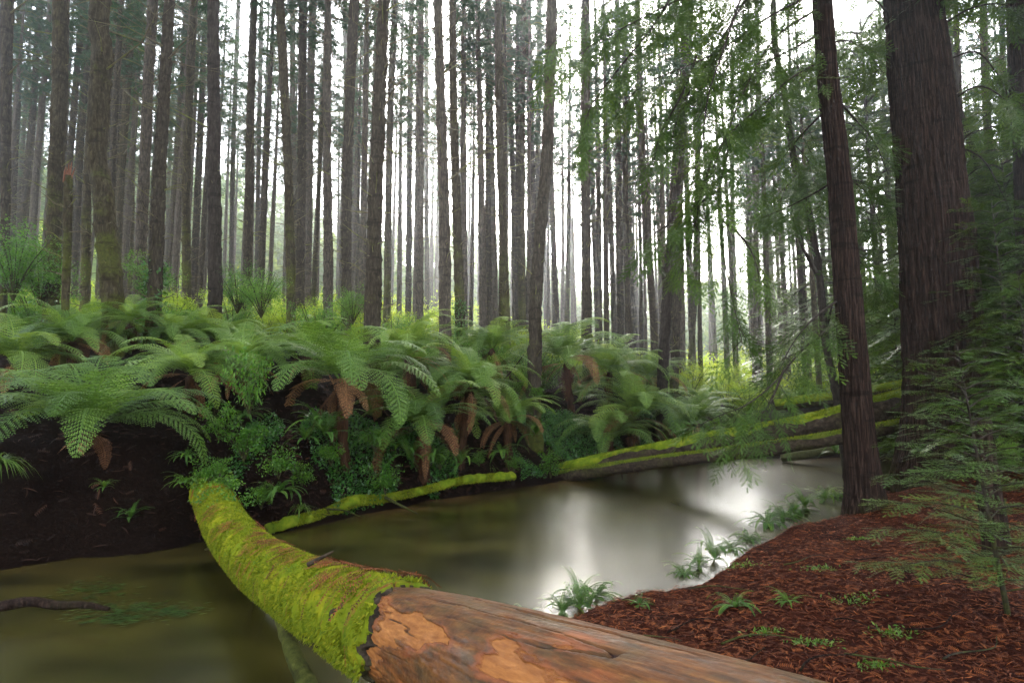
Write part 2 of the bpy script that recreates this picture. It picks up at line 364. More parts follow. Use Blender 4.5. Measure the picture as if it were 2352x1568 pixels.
# ------------------------------------------------------------------ leaf primitives
def leaf_quad(l=1, wd=.3): return np.array([(0, 0, 0), (l * .45, wd / 2, .03 * l), (l, 0, -.05 * l), (l * .45, -wd / 2, .03 * l)]), np.array([[0, 1, 2, 3]])
def merge(parts_):
    V = []; Fc = []; n = 0
    for v, f in parts_: V.append(v); Fc.append(f + n); n += len(v)
    return np.concatenate(V), np.concatenate(Fc)
def frond(rng, L=1.6, Wd=.5, rise=60, bend=110, npair=26, m=9, simple=False, twist=0.0, t0=.14):
    """a fern frond growing along +x from the origin, arching; returns verts, quad faces"""
    n = 40; t = np.linspace(0, 1, n); phi = np.radians(rise - bend * t ** 1.3 + twist * 0)
    dx = np.cos(phi) * L / (n - 1); dz = np.sin(phi) * L / (n - 1)
    x = np.concatenate([[0], np.cumsum(dx[:-1])]); z = np.concatenate([[0], np.cumsum(dz[:-1])])
    yb = twist * t ** 2 * L
    C = np.stack([x, yb, z], -1)
    T = np.gradient(C, axis=0); T /= np.linalg.norm(T, axis=1)[:, None]
    S = np.cross(np.array([0, 0, 1.0])[None] * np.ones((n, 1)), T); S /= np.linalg.norm(S, axis=1)[:, None] + 1e-6
    N = np.cross(T, S)
    V = []; Fc = []; k = 0
    rw = .007 * L * (1 - t * .8)
    rv = np.concatenate([C + S * rw[:, None], C - S * rw[:, None]]); V.append(rv)
    ar = np.arange(n - 1); Fc.append(np.stack([ar, ar + 1, n + ar + 1, n + ar], -1)); k = len(rv)
    for i in range(npair):
        a = t0 + (1 - t0) * (i + .5) / npair
        wl = Wd * .5 * min(1, ((a - t0) / .22 + .25)) ** .7 * max(0, (1 - a)) ** .55 * 1.25
        g = a * (n - 1); g0 = min(int(g), n - 2); fr = g - g0
        p = C[g0] * (1 - fr) + C[g0 + 1] * fr; tt = T[g0]; ss = S[g0]; nn = N[g0]
        for sg in (1, -1):
            l = wl * rng.uniform(.88, 1.08); dr = rng.uniform(.1, .4)
            d = ss * sg * .92 + tt * (.38 + .3 * a) - nn * dr * .5; d /= np.linalg.norm(d)
            if simple:
                wv = (1 - t0) * L / npair * .45
                e = p + d * l; V.append(np.array([p - tt * wv * .5, p + d * l * .5 + tt * wv - nn * .01, e - nn * dr * l * .3, p + d * l * .5 - tt * wv])); Fc.append(np.array([[0, 1, 2, 3]]) + k); k += 4
                continue
            mm = max(3, int(m * (l / (Wd * .5)) ** .5)); u = (np.arange(mm) + .6) / mm
            cp = p + d * (l * u)[:, None] - nn * (dr * l * .45 * u ** 2)[:, None]
            pl = (1 - t0) * L / npair * .74 * (1.05 - u) ** .5 + .004
            sp_ = l / mm * .52
            q_ = np.cross(d, nn); q_ /= np.linalg.norm(q_)
            for s2 in (1, -1):
                tip = cp + (q_ * s2 * .9 + d * .45) * pl[:, None] - nn * (pl * .25)[:, None]
                A_ = cp - d * sp_; B_ = cp + d * sp_
                mdl = (cp + tip) / 2
                vv = np.stack([A_, tip, B_], 1)
                vq = np.stack([A_, A_ * .35 + tip * .65 - d * sp_ * .2, tip, B_ * .5 + tip * .5 + d * sp_ * .3], 1).reshape(-1, 3)
                V.append(vq); Fc.append(np.arange(mm * 4).reshape(-1, 4) + k); k += mm * 4
    return np.concatenate(V), np.concatenate(Fc)
def rotz(v, a): c, s = math.cos(a), math.sin(a); return np.stack([v[:, 0] * c - v[:, 1] * s, v[:, 0] * s + v[:, 1] * c, v[:, 2]], -1)

def leafcloud(mb, rng, c, rad, n, lsz, asp=.5, tint=.5, shell=.5):
    d = rng.normal(0, 1, (n, 3)); d /= np.linalg.norm(d, axis=1)[:, None]; r = rng.uniform(shell, 1, n) ** .5
    p = np.asarray(c) + d * r[:, None] * np.asarray(rad); v, f = leaf_quad(1, asp)
    scatter(mb, v, f, p, basis(d * .5 + rng.normal(0, .7, (n, 3)), np.array([0, 0, 1.]) + rng.normal(0, .5, (n, 3))), rng.uniform(.6, 1.3, n) * lsz, np.clip(tint + rng.normal(0, .15, n), 0, 1))
# tree fern: live fronds, dead fronds and fibrous trunk (radius of the crown about 1)
def fern_crown(seed, nf=20, rise=(36, 70), bend=(95, 140)):
    rng = np.random.default_rng(seed); mb = MB()
    for i in range(nf):
        inner = i % 3 == 0
        L = rng.uniform(1.15, 1.45); rs = rng.uniform(*rise) + (16 if inner else 0); bd = rng.uniform(*bend)
        v, f = frond(rng, L, .50 * rng.uniform(.85, 1.1), rs, bd, 24, 9, twist=rng.uniform(-.12, .12))
        a = i * 2.399 + rng.uniform(-.2, .2); v = rotz(v, a)
        mb.add(v, f, np.clip(rng.normal(.45, .22) + (.1 if inner else 0), 0, 1))
    return mb
def fern_dead(seed, nf=9, fmin=-80, fmax=10):
    rng = np.random.default_rng(seed); mb = MB()
    for i in range(nf):
        v, f = frond(rng, rng.uniform(.5, 1.15), .2, rng.uniform(fmin, fmax), rng.uniform(40, 90), 20, 6, twist=rng.uniform(-.2, .2))
        mb.add(rotz(v, i * 2.399 + rng.uniform(-.4, .4)), f, rng.uniform(0, .6) if i % 4 else 1.0)
    return mb
def trunk_unit(seed):
    mb = MB(); z = np.linspace(-1, .04, 14); P = np.stack([z * 0, z * 0, z], -1)
    addtube(mb, P, np.interp(z, [-1, -.5, 0, .04], [.13, .09, .10, .03]), 18, (1, 0, 0), lambda th, s, V: fbm(V * np.array([14, 14, 5]) + seed, 3) * .05)
    return mb
FERN = [fern_crown(10 + i, 23 + i % 3 * 2).mesh('fronds') for i in range(6)]
FERN += [fern_crown(30 + i, 15, (20, 45), (60, 95)).mesh('fronds') for i in range(2)]
FDEAD = [fern_dead(50 + i).mesh('dead_fronds') for i in range(4)]
FTAN = []
for i in range(3):
    _q = np.random.default_rng(90 + i); mb = MB()
    for j in range(3):
        v, f = frond(_q, _q.uniform(.95, 1.2), .32, _q.uniform(8, 34), _q.uniform(75, 110), 24, 8, twist=_q.uniform(-.2, .2)); mb.add(rotz(v, j * 1.9 + _q.uniform(-.4, .4)), f, _q.uniform(.6, 1))
    FTAN.append(mb.mesh('dead_fronds')); FTAN[-1].materials.append(M['fern_dead'])
FTR = [trunk_unit(i * 7).mesh('stem') for i in range(2)]
for m_ in FERN: m_.materials.append(M['fern'])
for m_ in FDEAD: m_.materials.append(M['fern_dead'])
for m_ in FTR: m_.materials.append(M['fern_trunk'])
frng = random.Random(5)
def tree_fern(px, py, span, D, label, group=None, var=None, dead=True, tilt=0.0):
    py += .11 * span; x_ = (px - 1176) / F * D; D = max(D, float(yF(x_)) + .75); p = at(px, py, D); R0 = span / 2 / F * D
    g = gz(p[0], p[1]); p[2] = max(p[2], g + .12)
    t = thing('tree_fern', label, 'tree fern', tuple(p), 0, group); rz_ = frng.uniform(0, 6.28)
    k = frng.randrange(len(FERN)) if var is None else var
    o = link('fronds', FERN[k], None, t); o.scale = (R0, R0, R0 * .95)
    if dead and R0 > .7:
        o = link('dead_fronds', FDEAD[frng.randrange(4)], None, t); o.scale = (R0 * .9, R0 * .9, R0 * .9)
    if group == GF1 and frng.random() < .6: o = link('dead_fronds', FTAN[frng.randrange(3)], None, t); o.scale = (R0, R0, R0)
    o = link('stem', FTR[frng.randrange(2)], None, t); h = max(.25, p[2] - g + .25); o.scale = (1.15, 1.15, h)
    for ch in t.children: ch.rotation_euler = (0, 0, rz_)
    t.rotation_euler = (tilt + frng.uniform(-.04, .22), frng.uniform(-.14, .14), 0)
    return t

GF1 = 'tree ferns massed on the far bank'
HERO_FERNS = [
 (205, 935, 520, 9.7, 'large tree fern at the left above the black bank hollow with two brown fronds drooping'),
 (30, 800, 330, 11.5, 'tree fern cut by the left edge of the photo, just above the large left fern'),
 (165, 755, 290, 12.6, 'tree fern spreading flat around the dark foot of the snapped mossy trunk'),
 (785, 835, 430, 12.2, 'tall central tree fern with a bare shaggy stem on the brown bank'),
 (560, 815, 260, 13.0, 'tree fern between the yellow leaved sapling and the tall central fern'),
 (440, 830, 300, 12.2, 'tree fern behind and right of the large left fern'),
 (970, 945, 330, 12.9, 'spreading tree fern right of the tall central one with brown undersides'),
 (1165, 945, 220, 14.6, 'tree fern hanging over the bank left of the creekside mossy log'),
 (1080, 860, 300, 14.5, 'dense tree fern just left of the bare leaning trunk foot'),
 (1400, 985, 250, 17.3, 'low tree fern fanning above the near end of the far mossy log'),
 (1455, 925, 300, 19.0, 'broad tree fern in front of the two dark trunks on the far bank'),
 (1600, 945, 220, 20.0, 'tree fern right of the broad one, beside the hanging redwood twigs'),
 (1300, 800, 300, 19.5, 'pale tree fern right of the bare leaning trunk'),
 (1400, 830, 240, 21.0, 'upright tree fern between pale fern and dark paired trunks'),
 (940, 790, 260, 15.0, 'tree fern right of the broad rough trunk foot'),
 (700, 790, 240, 14.2, 'tree fern at the foot of the double mossy trunks'),
 (1490, 850, 200, 22.5, 'small tree fern touching the left dark paired trunk'),
 (400, 760, 260, 15.0, 'tree fern in front of the creeper clad trunk on the left'),
 (1130, 780, 220, 18.0, 'silvery tree fern left of the bare leaning trunk higher up the slope'),
 (300, 720, 180, 14.0, 'upright fern beside the bent trunk with one tall frond'),
 (500, 760, 240, 16.5, 'bright green tree fern at the foot of the straight dark trunk'),
]
for i, a in enumerate(HERO_FERNS):
    tree_fern(*a[:4], a[4], GF1, var=i % 6)
rg = random.Random(11)
cnt = 0
for i in range(700):
    D = rg.uniform(17, 50); px = rg.uniform(-60, 2100); x = (px - 1176) / F * D
    if D < yF(x) + 2.0: continue
    z = gz(x, D); k_ = rg.uniform(.9, 1.5)
    if px > 1650 and rg.random() < .35: continue
    c = at(px, 784, D); pyy = 898 - (z + .2 - CAMZ) / D * F
    tree_fern(px, pyy, k_ * 2 * F / D, D, 'tree fern in the dense fern carpet among the far trunks', 'tree ferns carpeting the slope among the far trunks', dead=rg.random() < .4)
    cnt += 1
    if cnt > 190: break

# ------------------------------------------------------------------ plantation trees
def stubs(mb, rng, P, rad, dens=1.0, h0=1.5, longfrom=7):
    """dead twigs in whorls along a trunk path"""
    d = np.concatenate([[0], np.cumsum(np.linalg.norm(np.diff(P, axis=0), axis=1))]); s = h0
    while s < d[-1]:
        p = np.array([np.interp(s, d, P[:, k]) for k in range(3)]); r = np.interp(s, d, rad)
        for _ in range(int(rng.integers(3, 6) * dens + .5)):
            a = rng.uniform(0, 6.283); L = rng.uniform(.04, .16) if rng.random() < .62 else rng.uniform(.25, .8)
            if s > longfrom: L *= rng.uniform(1, 3.2)
            e = rng.uniform(-.1, .7); dr = np.array([math.cos(a), math.sin(a), e])
            q0 = p + dr * r * .7; q1 = p + dr * (r + L * .5) + rng.normal(0, .05 * L, 3); q2 = p + dr * (r + L) + np.array([0, 0, rng.uniform(-.25, .2) * L]) + rng.normal(0, .08 * L, 3)
            addtube(mb, [q0, q1, q2], [.016 + .004 * L, .010 + .002 * L, .003], 4, (.3, .2, .9), cap=False)
            if L > .8:
                for _k in range(3):
                    w0 = q1 * (1 - _k / 3) + q2 * _k / 3; dd = dr + rng.normal(0, .7, 3)
                    addtube(mb, [w0, w0 + dd * L * .2, w0 + dd * L * .38 + np.array([0, 0, -.05])], [.006, .004, .002], 3, (.3, .2, .9), cap=False)
        s += rng.uniform(.25, .65)
_cl = []
_r = np.random.default_rng(3)
for i in range(9):
    a = _r.uniform(-1.1, 1.1); l = _r.uniform(.5, 1); v, f = leaf_quad(l, .10)
    v = rotz(v, a); v[:, 2] += v[:, 0] * _r.uniform(-.5, .1); v[:, 0] += _r.uniform(0, .3); _cl.append((v, f))
CLUMP = merge(_cl)
def conifer_crown(seed, h0=12.5, H=25, bl=1.9, nb=38, per=21, csz=.36):
    rng = np.random.default_rng(seed); leaf = MB(); wood = MB()
    pos = []; dr = []; sc_ = []; tn = []
    for i in range(nb):
        h = h0 + (H - h0) * (i + rng.random()) / nb; k = (h - h0) / (H - h0)
        L = bl * (1 - k) ** .75 * rng.uniform(.6, 1.1) + .3; a = i * 2.4 + rng.uniform(-.4, .4)
        el = .15 + .5 * k + rng.uniform(-.25, .1); D_ = np.array([math.cos(a), math.sin(a), el]); D_ /= np.linalg.norm(D_)
        t = np.linspace(0, 1, 5)[:, None]; P = np.array([0, 0, h]) + D_ * L * t + np.array([0, 0, -1]) * L * .28 * t ** 2
        addtube(wood, P, np.linspace(.03, .008, 5) * (.5 + L / 3), 4, (.1, .1, 1), cap=False)
        n = int(per * L / bl) + 4; u = rng.uniform(.25, 1, n) ** .8
        pp = np.array([0, 0, h]) + D_ * L * u[:, None] + np.array([0, 0, -1]) * L * .28 * (u ** 2)[:, None]
        pp += rng.normal(0, .12, (n, 3)) * np.array([1, 1, .8]) * (.5 + L / 2.5); pp[:, 2] -= .1
        pos.append(pp); d2 = D_ * .6 + rng.normal(0, .55, (n, 3)); d2[:, 2] -= .35; dr.append(d2); sc_.append(rng.uniform(.6, 1.2, n) * csz)
        tn.append(np.full(n, np.clip(rng.normal(.5, .25), 0, 1)))
    pos = np.concatenate(pos); dr = np.concatenate(dr)
    scatter(leaf, CLUMP[0], CLUMP[1], pos, basis(dr, rng.normal(0, .4, dr.shape) + np.array([0, 0, 1.0])), np.concatenate(sc_), np.concatenate(tn))
    return leaf, wood
CROWNS = []
for i in range(5):
    l_, w_ = conifer_crown(100 + i, h0=[13, 15, 17, 14, 16][i])
    lm = l_.mesh('crown'); lm.materials.append(M['conifer']); wm = w_.mesh('branch'); wm.materials.append(M['twig']); CROWNS.append((lm, wm))
# creeper leaves around a trunk foot
def creeper(rng, P, rad, h, n, spread=.12, hb=0.0, lsz=.11):
    mb = MB(); d = np.concatenate([[0], np.cumsum(np.linalg.norm(np.diff(P, axis=0), axis=1))])
    s = hb + rng.uniform(0, 1, n) ** 1.4 * h; a = rng.uniform(0, 6.283, n)
    k = sstep(fbm(np.stack([np.cos(a) * 1.5, np.sin(a) * 1.5, s * 1.2], -1) + rng.uniform(0, 50), 3), -.25, .1) > rng.random(n)
    s, a = s[k], a[k]; n = len(s)
    p = np.stack([np.interp(s, d, P[:, c]) for c in range(3)], -1); r = np.interp(s, d, rad) + np.abs(rng.normal(0, spread, n)) * rng.uniform(0, 1, n)
    dv = np.stack([np.cos(a), np.sin(a), np.zeros(n)], -1)
    v, f = leaf_quad(1, .55)
    scatter(mb, v, f, p + dv * r[:, None], basis(dv * .7 + rng.normal(0, .6, (n, 3)) + np.array([0, 0, -.3]), dv + rng.normal(0, .4, (n, 3)) + np.array([0, 0, .5])), rng.uniform(.5, 1.3, n) * lsz, rng.uniform(0, 1, n))
    return mb
def trunk_off(seed, amp, vert=2.2, fr=7):
    def off(th, s, V):
        q_ = np.stack([np.cos(th) * fr * .35, np.sin(th) * fr * .35, s * vert], -1)
        wh = np.maximum(0, np.sin(s * 11 + 3 * vnoise(np.stack([s * 0, s * 0, s * .7], -1) + seed) + .6 * np.cos(th + seed))) ** 8
        return amp * (fbm(q_ + seed, 4) * 1.3 + .5 * vnoise(q_ * 3 + seed) + .75 * wh * (1 + .8 * vnoise(q_ * 2)))
    return off
tree_n = [0]
def pine(pts, w0, w1, label, dia=.42, mat='bark', ivy=0, dens=1.0, H=29, crown=True, group=None, D=None, name='conifer_tree', cat='conifer tree', snap=False, flare=1.25, ivyh=2.5, sides=20, cut=None):
    """pts: trunk centre from the top of the picture (y~0) downwards, on the measuring grid; w0/w1 widths low/high"""
    tree_n[0] += 1; rng = np.random.default_rng(tree_n[0] * 13)
    D = D or dia * F / w0; ct_ = 1 / math.sqrt(1 + ((pts[0][0] - 1176) / F) ** 2) * .97; dia = w0 * D / F * ct_; d1 = w1 * D / F * ct_
    W = [at(x, y, D) for x, y in pts][::-1]                      # bottom first
    x0, z0 = W[0][0], W[0][2]; g = gz(x0, D)
    sl_ = (W[1] - W[0]) / max(1e-3, W[1][2] - W[0][2])
    if z0 > g + .1: W = [W[0] - sl_ * (z0 - g) * np.array([.6, 1, 1])] + W
    base = W[0].copy(); base[2] = min(base[2], g)
    W[0] = base - np.array([0, 0, .3])
    ztop = W[-1][2]
    if not snap:
        s2 = (W[-1] - W[-2]) / (W[-1][2] - W[-2][2]); Ht = base[2] + H
        if Ht > ztop + 1: W.append(W[-1] + s2 * np.array([.5, 1, 1]) * (Ht - ztop))
    zt = W[-1][2]
    n = max(16, int((zt - W[0][2]) / .09)); P = smooth_path(W, n)
    P[:, 1] += np.sin(P[:, 2] * .25 + tree_n[0]) * .05
    zz = P[:, 2]; rad = np.interp(zz, [base[2], base[2] + .5, base[2] + 1.2, ztop, max(zt, ztop + .1)], [dia / 2 * flare, dia / 2 * (1 + (flare - 1) * .3), dia / 2, d1 / 2, (d1 / 2 if snap else .02)])
    P = P - base
    t = thing(name, label, cat, tuple(base), 0, group)
    mb = MB(); addtube(mb, P, rad, sides, (1, 0, 0), trunk_off(tree_n[0] * 3.7, .035 * dia / .42)); part('trunk', mb, M[mat], t)
    sb = MB(); vis = zz < base[2] + 15.5; stubs(sb, rng, P[vis], rad[vis], dens)
    if sb.n: part('dead_twigs', sb, M['twig'], t)['kind'] = 'stuff'
    if ivy: part('creeper', creeper(rng, P, rad, ivyh, ivy), M['ivy'], t, smooth=False)
    if crown:
        k = tree_n[0] % 5; off = np.array([np.interp(base[2] + 14 , zz, P[:, c]) for c in range(2)])
        for nm, me in zip(('crown', 'branch'), CROWNS[k]):
            o = link(nm, me, None, t); o.location = (off[0], off[1], 0); o.rotation_euler = (0, 0, rng.uniform(0, 6.28))
    return t
A = lambda *p: [(x * .476, y * .476) for x, y in p]                     # left crop
Bc = lambda *p: [(746.5 + x * .476, y * .476) for x, y in p]            # middle crop
Cc = lambda *p: [(1493 + x * .4762, y * .4762) for x, y in p]           # right crop
k_ = .476
TREES = [
 (A((42, 0), (30, 600), (18, 1250)), 22, 36, 'thick brown trunk cut by the left edge of the photo', dict(dia=.5, D=16)),
 (A((100, 0), (78, 600), (58, 1200)), 16, 18, 'thin brown trunk just right of the trunk at the left edge', {}),
 (A((190, 0), (160, 500), (110, 1250)), 16, 15, 'slender leaning trunk with one bare side branch near the left edge', dict(dens=.5)),
 (A((288, 0), (285, 400), (268, 900), (252, 1450)), 40, 42, 'broad dark trunk on the left with green creeper round its foot', dict(dia=.5, mat='bark_mossy', ivy=900, ivyh=2.4, dens=.6)),
 (A((482, 0), (470, 130), (490, 260), (475, 420), (468, 620), (462, 760), (490, 900), (508, 1100), (528, 1270), (548, 1500)), 56, 52, 'bent S shaped trunk with moss down its right side', dict(dia=.6, mat='bark_mossy', dens=.25, name='bent_tree')),
 (A((400, 0), (370, 400), (335, 850), (320, 1300)), 16, 17, 'thin pale trunk rising behind the snapped mossy trunk', {}),
 (A((436, 100), (400, 600), (372, 1150)), 16, 16, 'thin trunk between the snapped trunk and the bent trunk', {}),
 (A((570, 0), (545, 300), (518, 800), (500, 1200)), 18, 20, 'trunk half hidden behind the right side of the bent trunk', {}),
 (A((640, 0), (605, 500), (578, 1000), (570, 1350)), 18, 21, 'mossy trunk just right of the bent trunk', dict(mat='bark_mossy')),
 (A((430, 700), (420, 900), (418, 1100), (415, 1450)), 26, 22, 'mossy knobbly trunk standing left of the bent trunk foot', dict(mat='bark_mossy')),
 (A((735, 0), (712, 400), (690, 900), (675, 1350)), 29, 26, 'pale grey brown trunk with many dark knots', dict(mat='bark_pale')),
 (A((815, 0), (790, 400), (765, 850), (740, 1500)), 37, 27, 'knotted trunk with leafy green creeper on its lowest part, right of the pale knotted trunk', dict(ivy=1500, ivyh=2.6, mat='bark')),
 (A((668, 150), (645, 700), (625, 1450)), 15, 13, 'narrow mossy trunk between the bent and the pale knotted trunks', dict(mat='bark_mossy')),
 (A((938, 0), (915, 500), (900, 1000), (902, 1500)), 22, 19, 'mossy yellow brown trunk left of the straight dark trunk', dict(mat='bark_mossy')),
 (A((1030, 0), (1035, 600), (1040, 1100), (1040, 1540)), 35, 29, 'straight smooth dark trunk left of centre, nearly without twigs', dict(mat='bark_dark', dens=.2, dia=.46)),
 (A((985, 200), (960, 800), (940, 1400)), 16, 14, 'thin trunk close on the left of the straight dark trunk', {}),
 (A((900, 100), (872, 700), (845, 1400)), 16, 13, 'thin reddish trunk with peeling foot behind the mossy yellow one', {}),
 (A((1150, 0), (1130, 600), (1112, 1400)), 12, 11, 'thin trunk just right of the straight dark trunk', {}),
 (A((1228, 0), (1212, 500), (1200, 1000), (1190, 1420)), 24, 18, 'knotted trunk with a dark bushy creeper collar low down', dict(ivy=1800, ivyh=2.2)),
 (A((1262, 60), (1250, 600), (1240, 1300)), 12, 11, 'thin trunk behind the creeper collared trunk', {}),
 (A((1350, 0), (1378, 500), (1395, 900), (1405, 1600)), 22, 23, 'mossy trunk of the close pair, the left one reaching lower', dict(mat='bark_mossy', dia=.36)),
 (A((1415, 0), (1412, 500), (1420, 1000), (1428, 1500)), 14, 14, 'slim mossy trunk of the close pair, the right one', dict(mat='bark_mossy')),
 (A((1462, 0), (1455, 600), (1448, 1500)), 22, 21, 'trunk right of the close mossy pair', {}),
 (A((1512, 0), (1495, 600), (1482, 1400)), 18, 19, 'second trunk right of the close mossy pair, partly behind its neighbour', dict(mat='bark_pale')),
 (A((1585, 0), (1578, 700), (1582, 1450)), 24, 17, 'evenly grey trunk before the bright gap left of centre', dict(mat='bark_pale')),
 (Bc((143, 0), (120, 500), (105, 1000), (102, 1440)), 25, 24, 'trunk with a burnt dark foot and small leaf tuft on it', dict(ivy=350)),
 (Bc((98, 0), (102, 500), (95, 900), (90, 1380)), 12, 13, 'thin trunk touching the trunk with the burnt foot', {}),
 (Bc((285, 0), (265, 500), (245, 1000), (232, 1568)), 42, 25, 'broad rough trunk left of centre standing nearest in the middle group', dict(mat='bark', dia=.48, dens=1.4)),
 (Bc((340, 0), (315, 500), (305, 1000), (300, 1480)), 18, 15, 'trunk close behind the right side of the broad rough trunk', dict(mat='bark_mossy')),
 (Bc((418, 0), (408, 700), (402, 1450)), 15, 12, 'thin dark mossy trunk second right of the broad rough trunk', dict(mat='bark_dark')),
 (Bc((465, 0), (460, 700), (455, 1460)), 19, 14, 'straight grey trunk with a thinner partner on its right', dict(mat='bark_pale')),
 (Bc((492, 0), (488, 700), (492, 1420)), 12, 10, 'thinner partner on the right of the straight grey trunk', {}),
 (Bc((545, 0), (560, 500), (575, 1000), (580, 1560)), 29, 21, 'knotted trunk in the centre left leaning slightly left at the top', dict(mat='bark_pale')),
 (Bc((615, 0), (620, 500), (635, 1000), (652, 1540)), 24, 16, 'dark trunk with thick leafy creeper foot just left of centre', dict(mat='bark_mossy', ivy=1700, ivyh=2.8)),
 (Bc((735, 0), (748, 600), (762, 1480)), 19, 11, 'pale slim trunk centre, first of two side by side', dict(mat='bark_pale')),
 (Bc((788, 0), (800, 600), (820, 1480)), 16, 12, 'pale slim trunk centre, second of two side by side', dict(mat='bark_pale')),
 (Bc((835, 0), (840, 500), (855, 1000), (872, 1640)), 22, 17, 'dark mossy trunk at the centre with fern fronds climbing its foot', dict(mat='bark_mossy')),
 (Bc((885, 0), (895, 500), (912, 1000), (918, 1500)), 15, 12, 'light brown trunk right of the centre mossy trunk', {}),
 (Bc((958, 0), (950, 600), (948, 1100), (952, 1580)), 18, 15, 'mossy trunk left of the bare leaning trunk', dict(mat='bark_mossy')),
 (Bc((980, 0), (990, 500), (1000, 1000), (982, 1440)), 17, 16, 'smooth dark trunk close behind the bare leaning trunk', dict(mat='bark_dark', dens=.4)),
 (Bc((1035, 0), (1030, 500), (1028, 1000), (1028, 1500)), 13, 13, 'thin trunk mostly hidden by the bare leaning trunk', {}),
 (Bc((1097, 0), (1085, 400), (1068, 800), (1045, 1050), (1022, 1350), (1010, 1840)), 32, 25, 'bare leaning brown trunk right of centre standing on the bank edge', dict(mat='bark', dens=.25, dia=.42, flare=1.5)),
 (Bc((1088, 700), (1100, 1100), (1115, 1500)), 15, 12, 'thin trunk just right of the bare leaning trunk', {}),
 (Bc((1256, 0), (1256, 500), (1260, 1100), (1266, 1560)), 24, 19, 'trunk in front of the brightest gap of sky', dict(mat='bark')),
 (Bc((1275, 200), (1290, 900), (1312, 1500)), 13, 11, 'thin trunk close behind the one before the brightest gap', {}),
 (Bc((1352, 300), (1372, 900), (1392, 1480)), 14, 11, 'thin trunk right of the brightest gap', {}),
 (Bc((1412, 200), (1416, 700), (1426, 1560)), 17, 15, 'knobbly trunk right of the bright gap with twiggy stubs', dict(dens=1.5)),
 (Bc((1455, 300), (1465, 900), (1482, 1500)), 13, 11, 'second thin trunk right of the bright gap', {}),
 (Bc((1515, 300), (1540, 900), (1585, 1520)), 18, 15, 'trunk leaning left before the dark leaning pair', {}),
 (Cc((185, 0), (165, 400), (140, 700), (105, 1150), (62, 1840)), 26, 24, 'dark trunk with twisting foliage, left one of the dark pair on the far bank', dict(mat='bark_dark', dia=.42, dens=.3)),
 (Cc((150, 700), (132, 1150), (128, 1568), (118, 1850)), 21, 18, 'dark trunk with yellow mossy stubs, right one of the dark pair', dict(mat='bark', dia=.4, dens=1.6)),
 (Cc((245, 300), (228, 900), (215, 1400), (195, 1830)), 15, 12, 'slim mossy trunk right of the dark pair', dict(mat='bark_mossy', dens=1.3)),
 (Cc((395, 300), (398, 900), (410, 1600)), 12, 10, 'slim far trunk seen through the hanging redwood twigs', {}),
 (Cc((520, 300), (515, 900), (505, 1640)), 15, 11, 'pale ringed trunk left of the crooked tree', dict(mat='bark_pale')),
 (Cc((612, 300), (625, 900), (655, 1560)), 14, 10, 'pale straight trunk nearer the crooked tree', dict(mat='bark_pale')),
 (Cc((570, 500), (575, 1000), (582, 1560)), 10, 8, 'thin pale trunk between two pale trunks left of the crooked tree', dict(mat='bark_pale')),
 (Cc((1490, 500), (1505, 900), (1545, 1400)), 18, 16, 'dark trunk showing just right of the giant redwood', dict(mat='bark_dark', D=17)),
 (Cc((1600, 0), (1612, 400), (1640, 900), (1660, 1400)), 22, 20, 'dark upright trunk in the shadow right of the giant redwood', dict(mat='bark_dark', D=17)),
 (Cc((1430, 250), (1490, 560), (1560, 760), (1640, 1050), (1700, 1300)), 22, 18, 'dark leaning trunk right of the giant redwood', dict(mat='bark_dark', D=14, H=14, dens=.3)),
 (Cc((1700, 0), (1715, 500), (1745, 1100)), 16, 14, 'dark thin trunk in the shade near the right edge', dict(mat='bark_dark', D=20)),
]
for pts, w0, w1, label, kw in TREES:
    pine(pts, w0, w1, label, **kw)
# the snapped trunk
pine(A((330, 850), (328, 1100), (322, 1450), (326, 1780)), 20, 24, 'snapped mossy trunk with splintered reddish top', dia=.36, mat='bark_mossy', crown=False, snap=True, D=12.9, name='snapped_tree', cat='dead tree')
mbs = MB(); srng = np.random.default_rng(4); pt = at(330 * .476, 850 * .476, 12.9)
for i in range(14):
    a = srng.uniform(0, 6.28); r_ = srng.uniform(.02, .1); p0 = pt + np.array([math.cos(a) * r_, math.sin(a) * r_, -.15]); p1 = p0 + np.array([srng.normal(0, .05), srng.normal(0, .05), srng.uniform(.2, .5)])
    addtube(mbs, [p0, (p0 + p1) / 2, p1], [.03, .02, .003], 4, (1, 0, 0))
sn = [o for o in scene.objects if o.name.startswith('snapped_tree')][0]
k2 = NT('split_wood'); cc_ = k2.coord((12, 12, 2)); M['split'] = k2.bsdf(k2.ramp(k2.noise(cc_, 2), [(.3, (.08, .025, .015)), (.7, (.25, .11, .06))]), .8, .1)
v_ = mbs.V; mbs.V = [x - np.array(sn.location) for x in v_]; part('splinters', mbs, M['split'], sn)

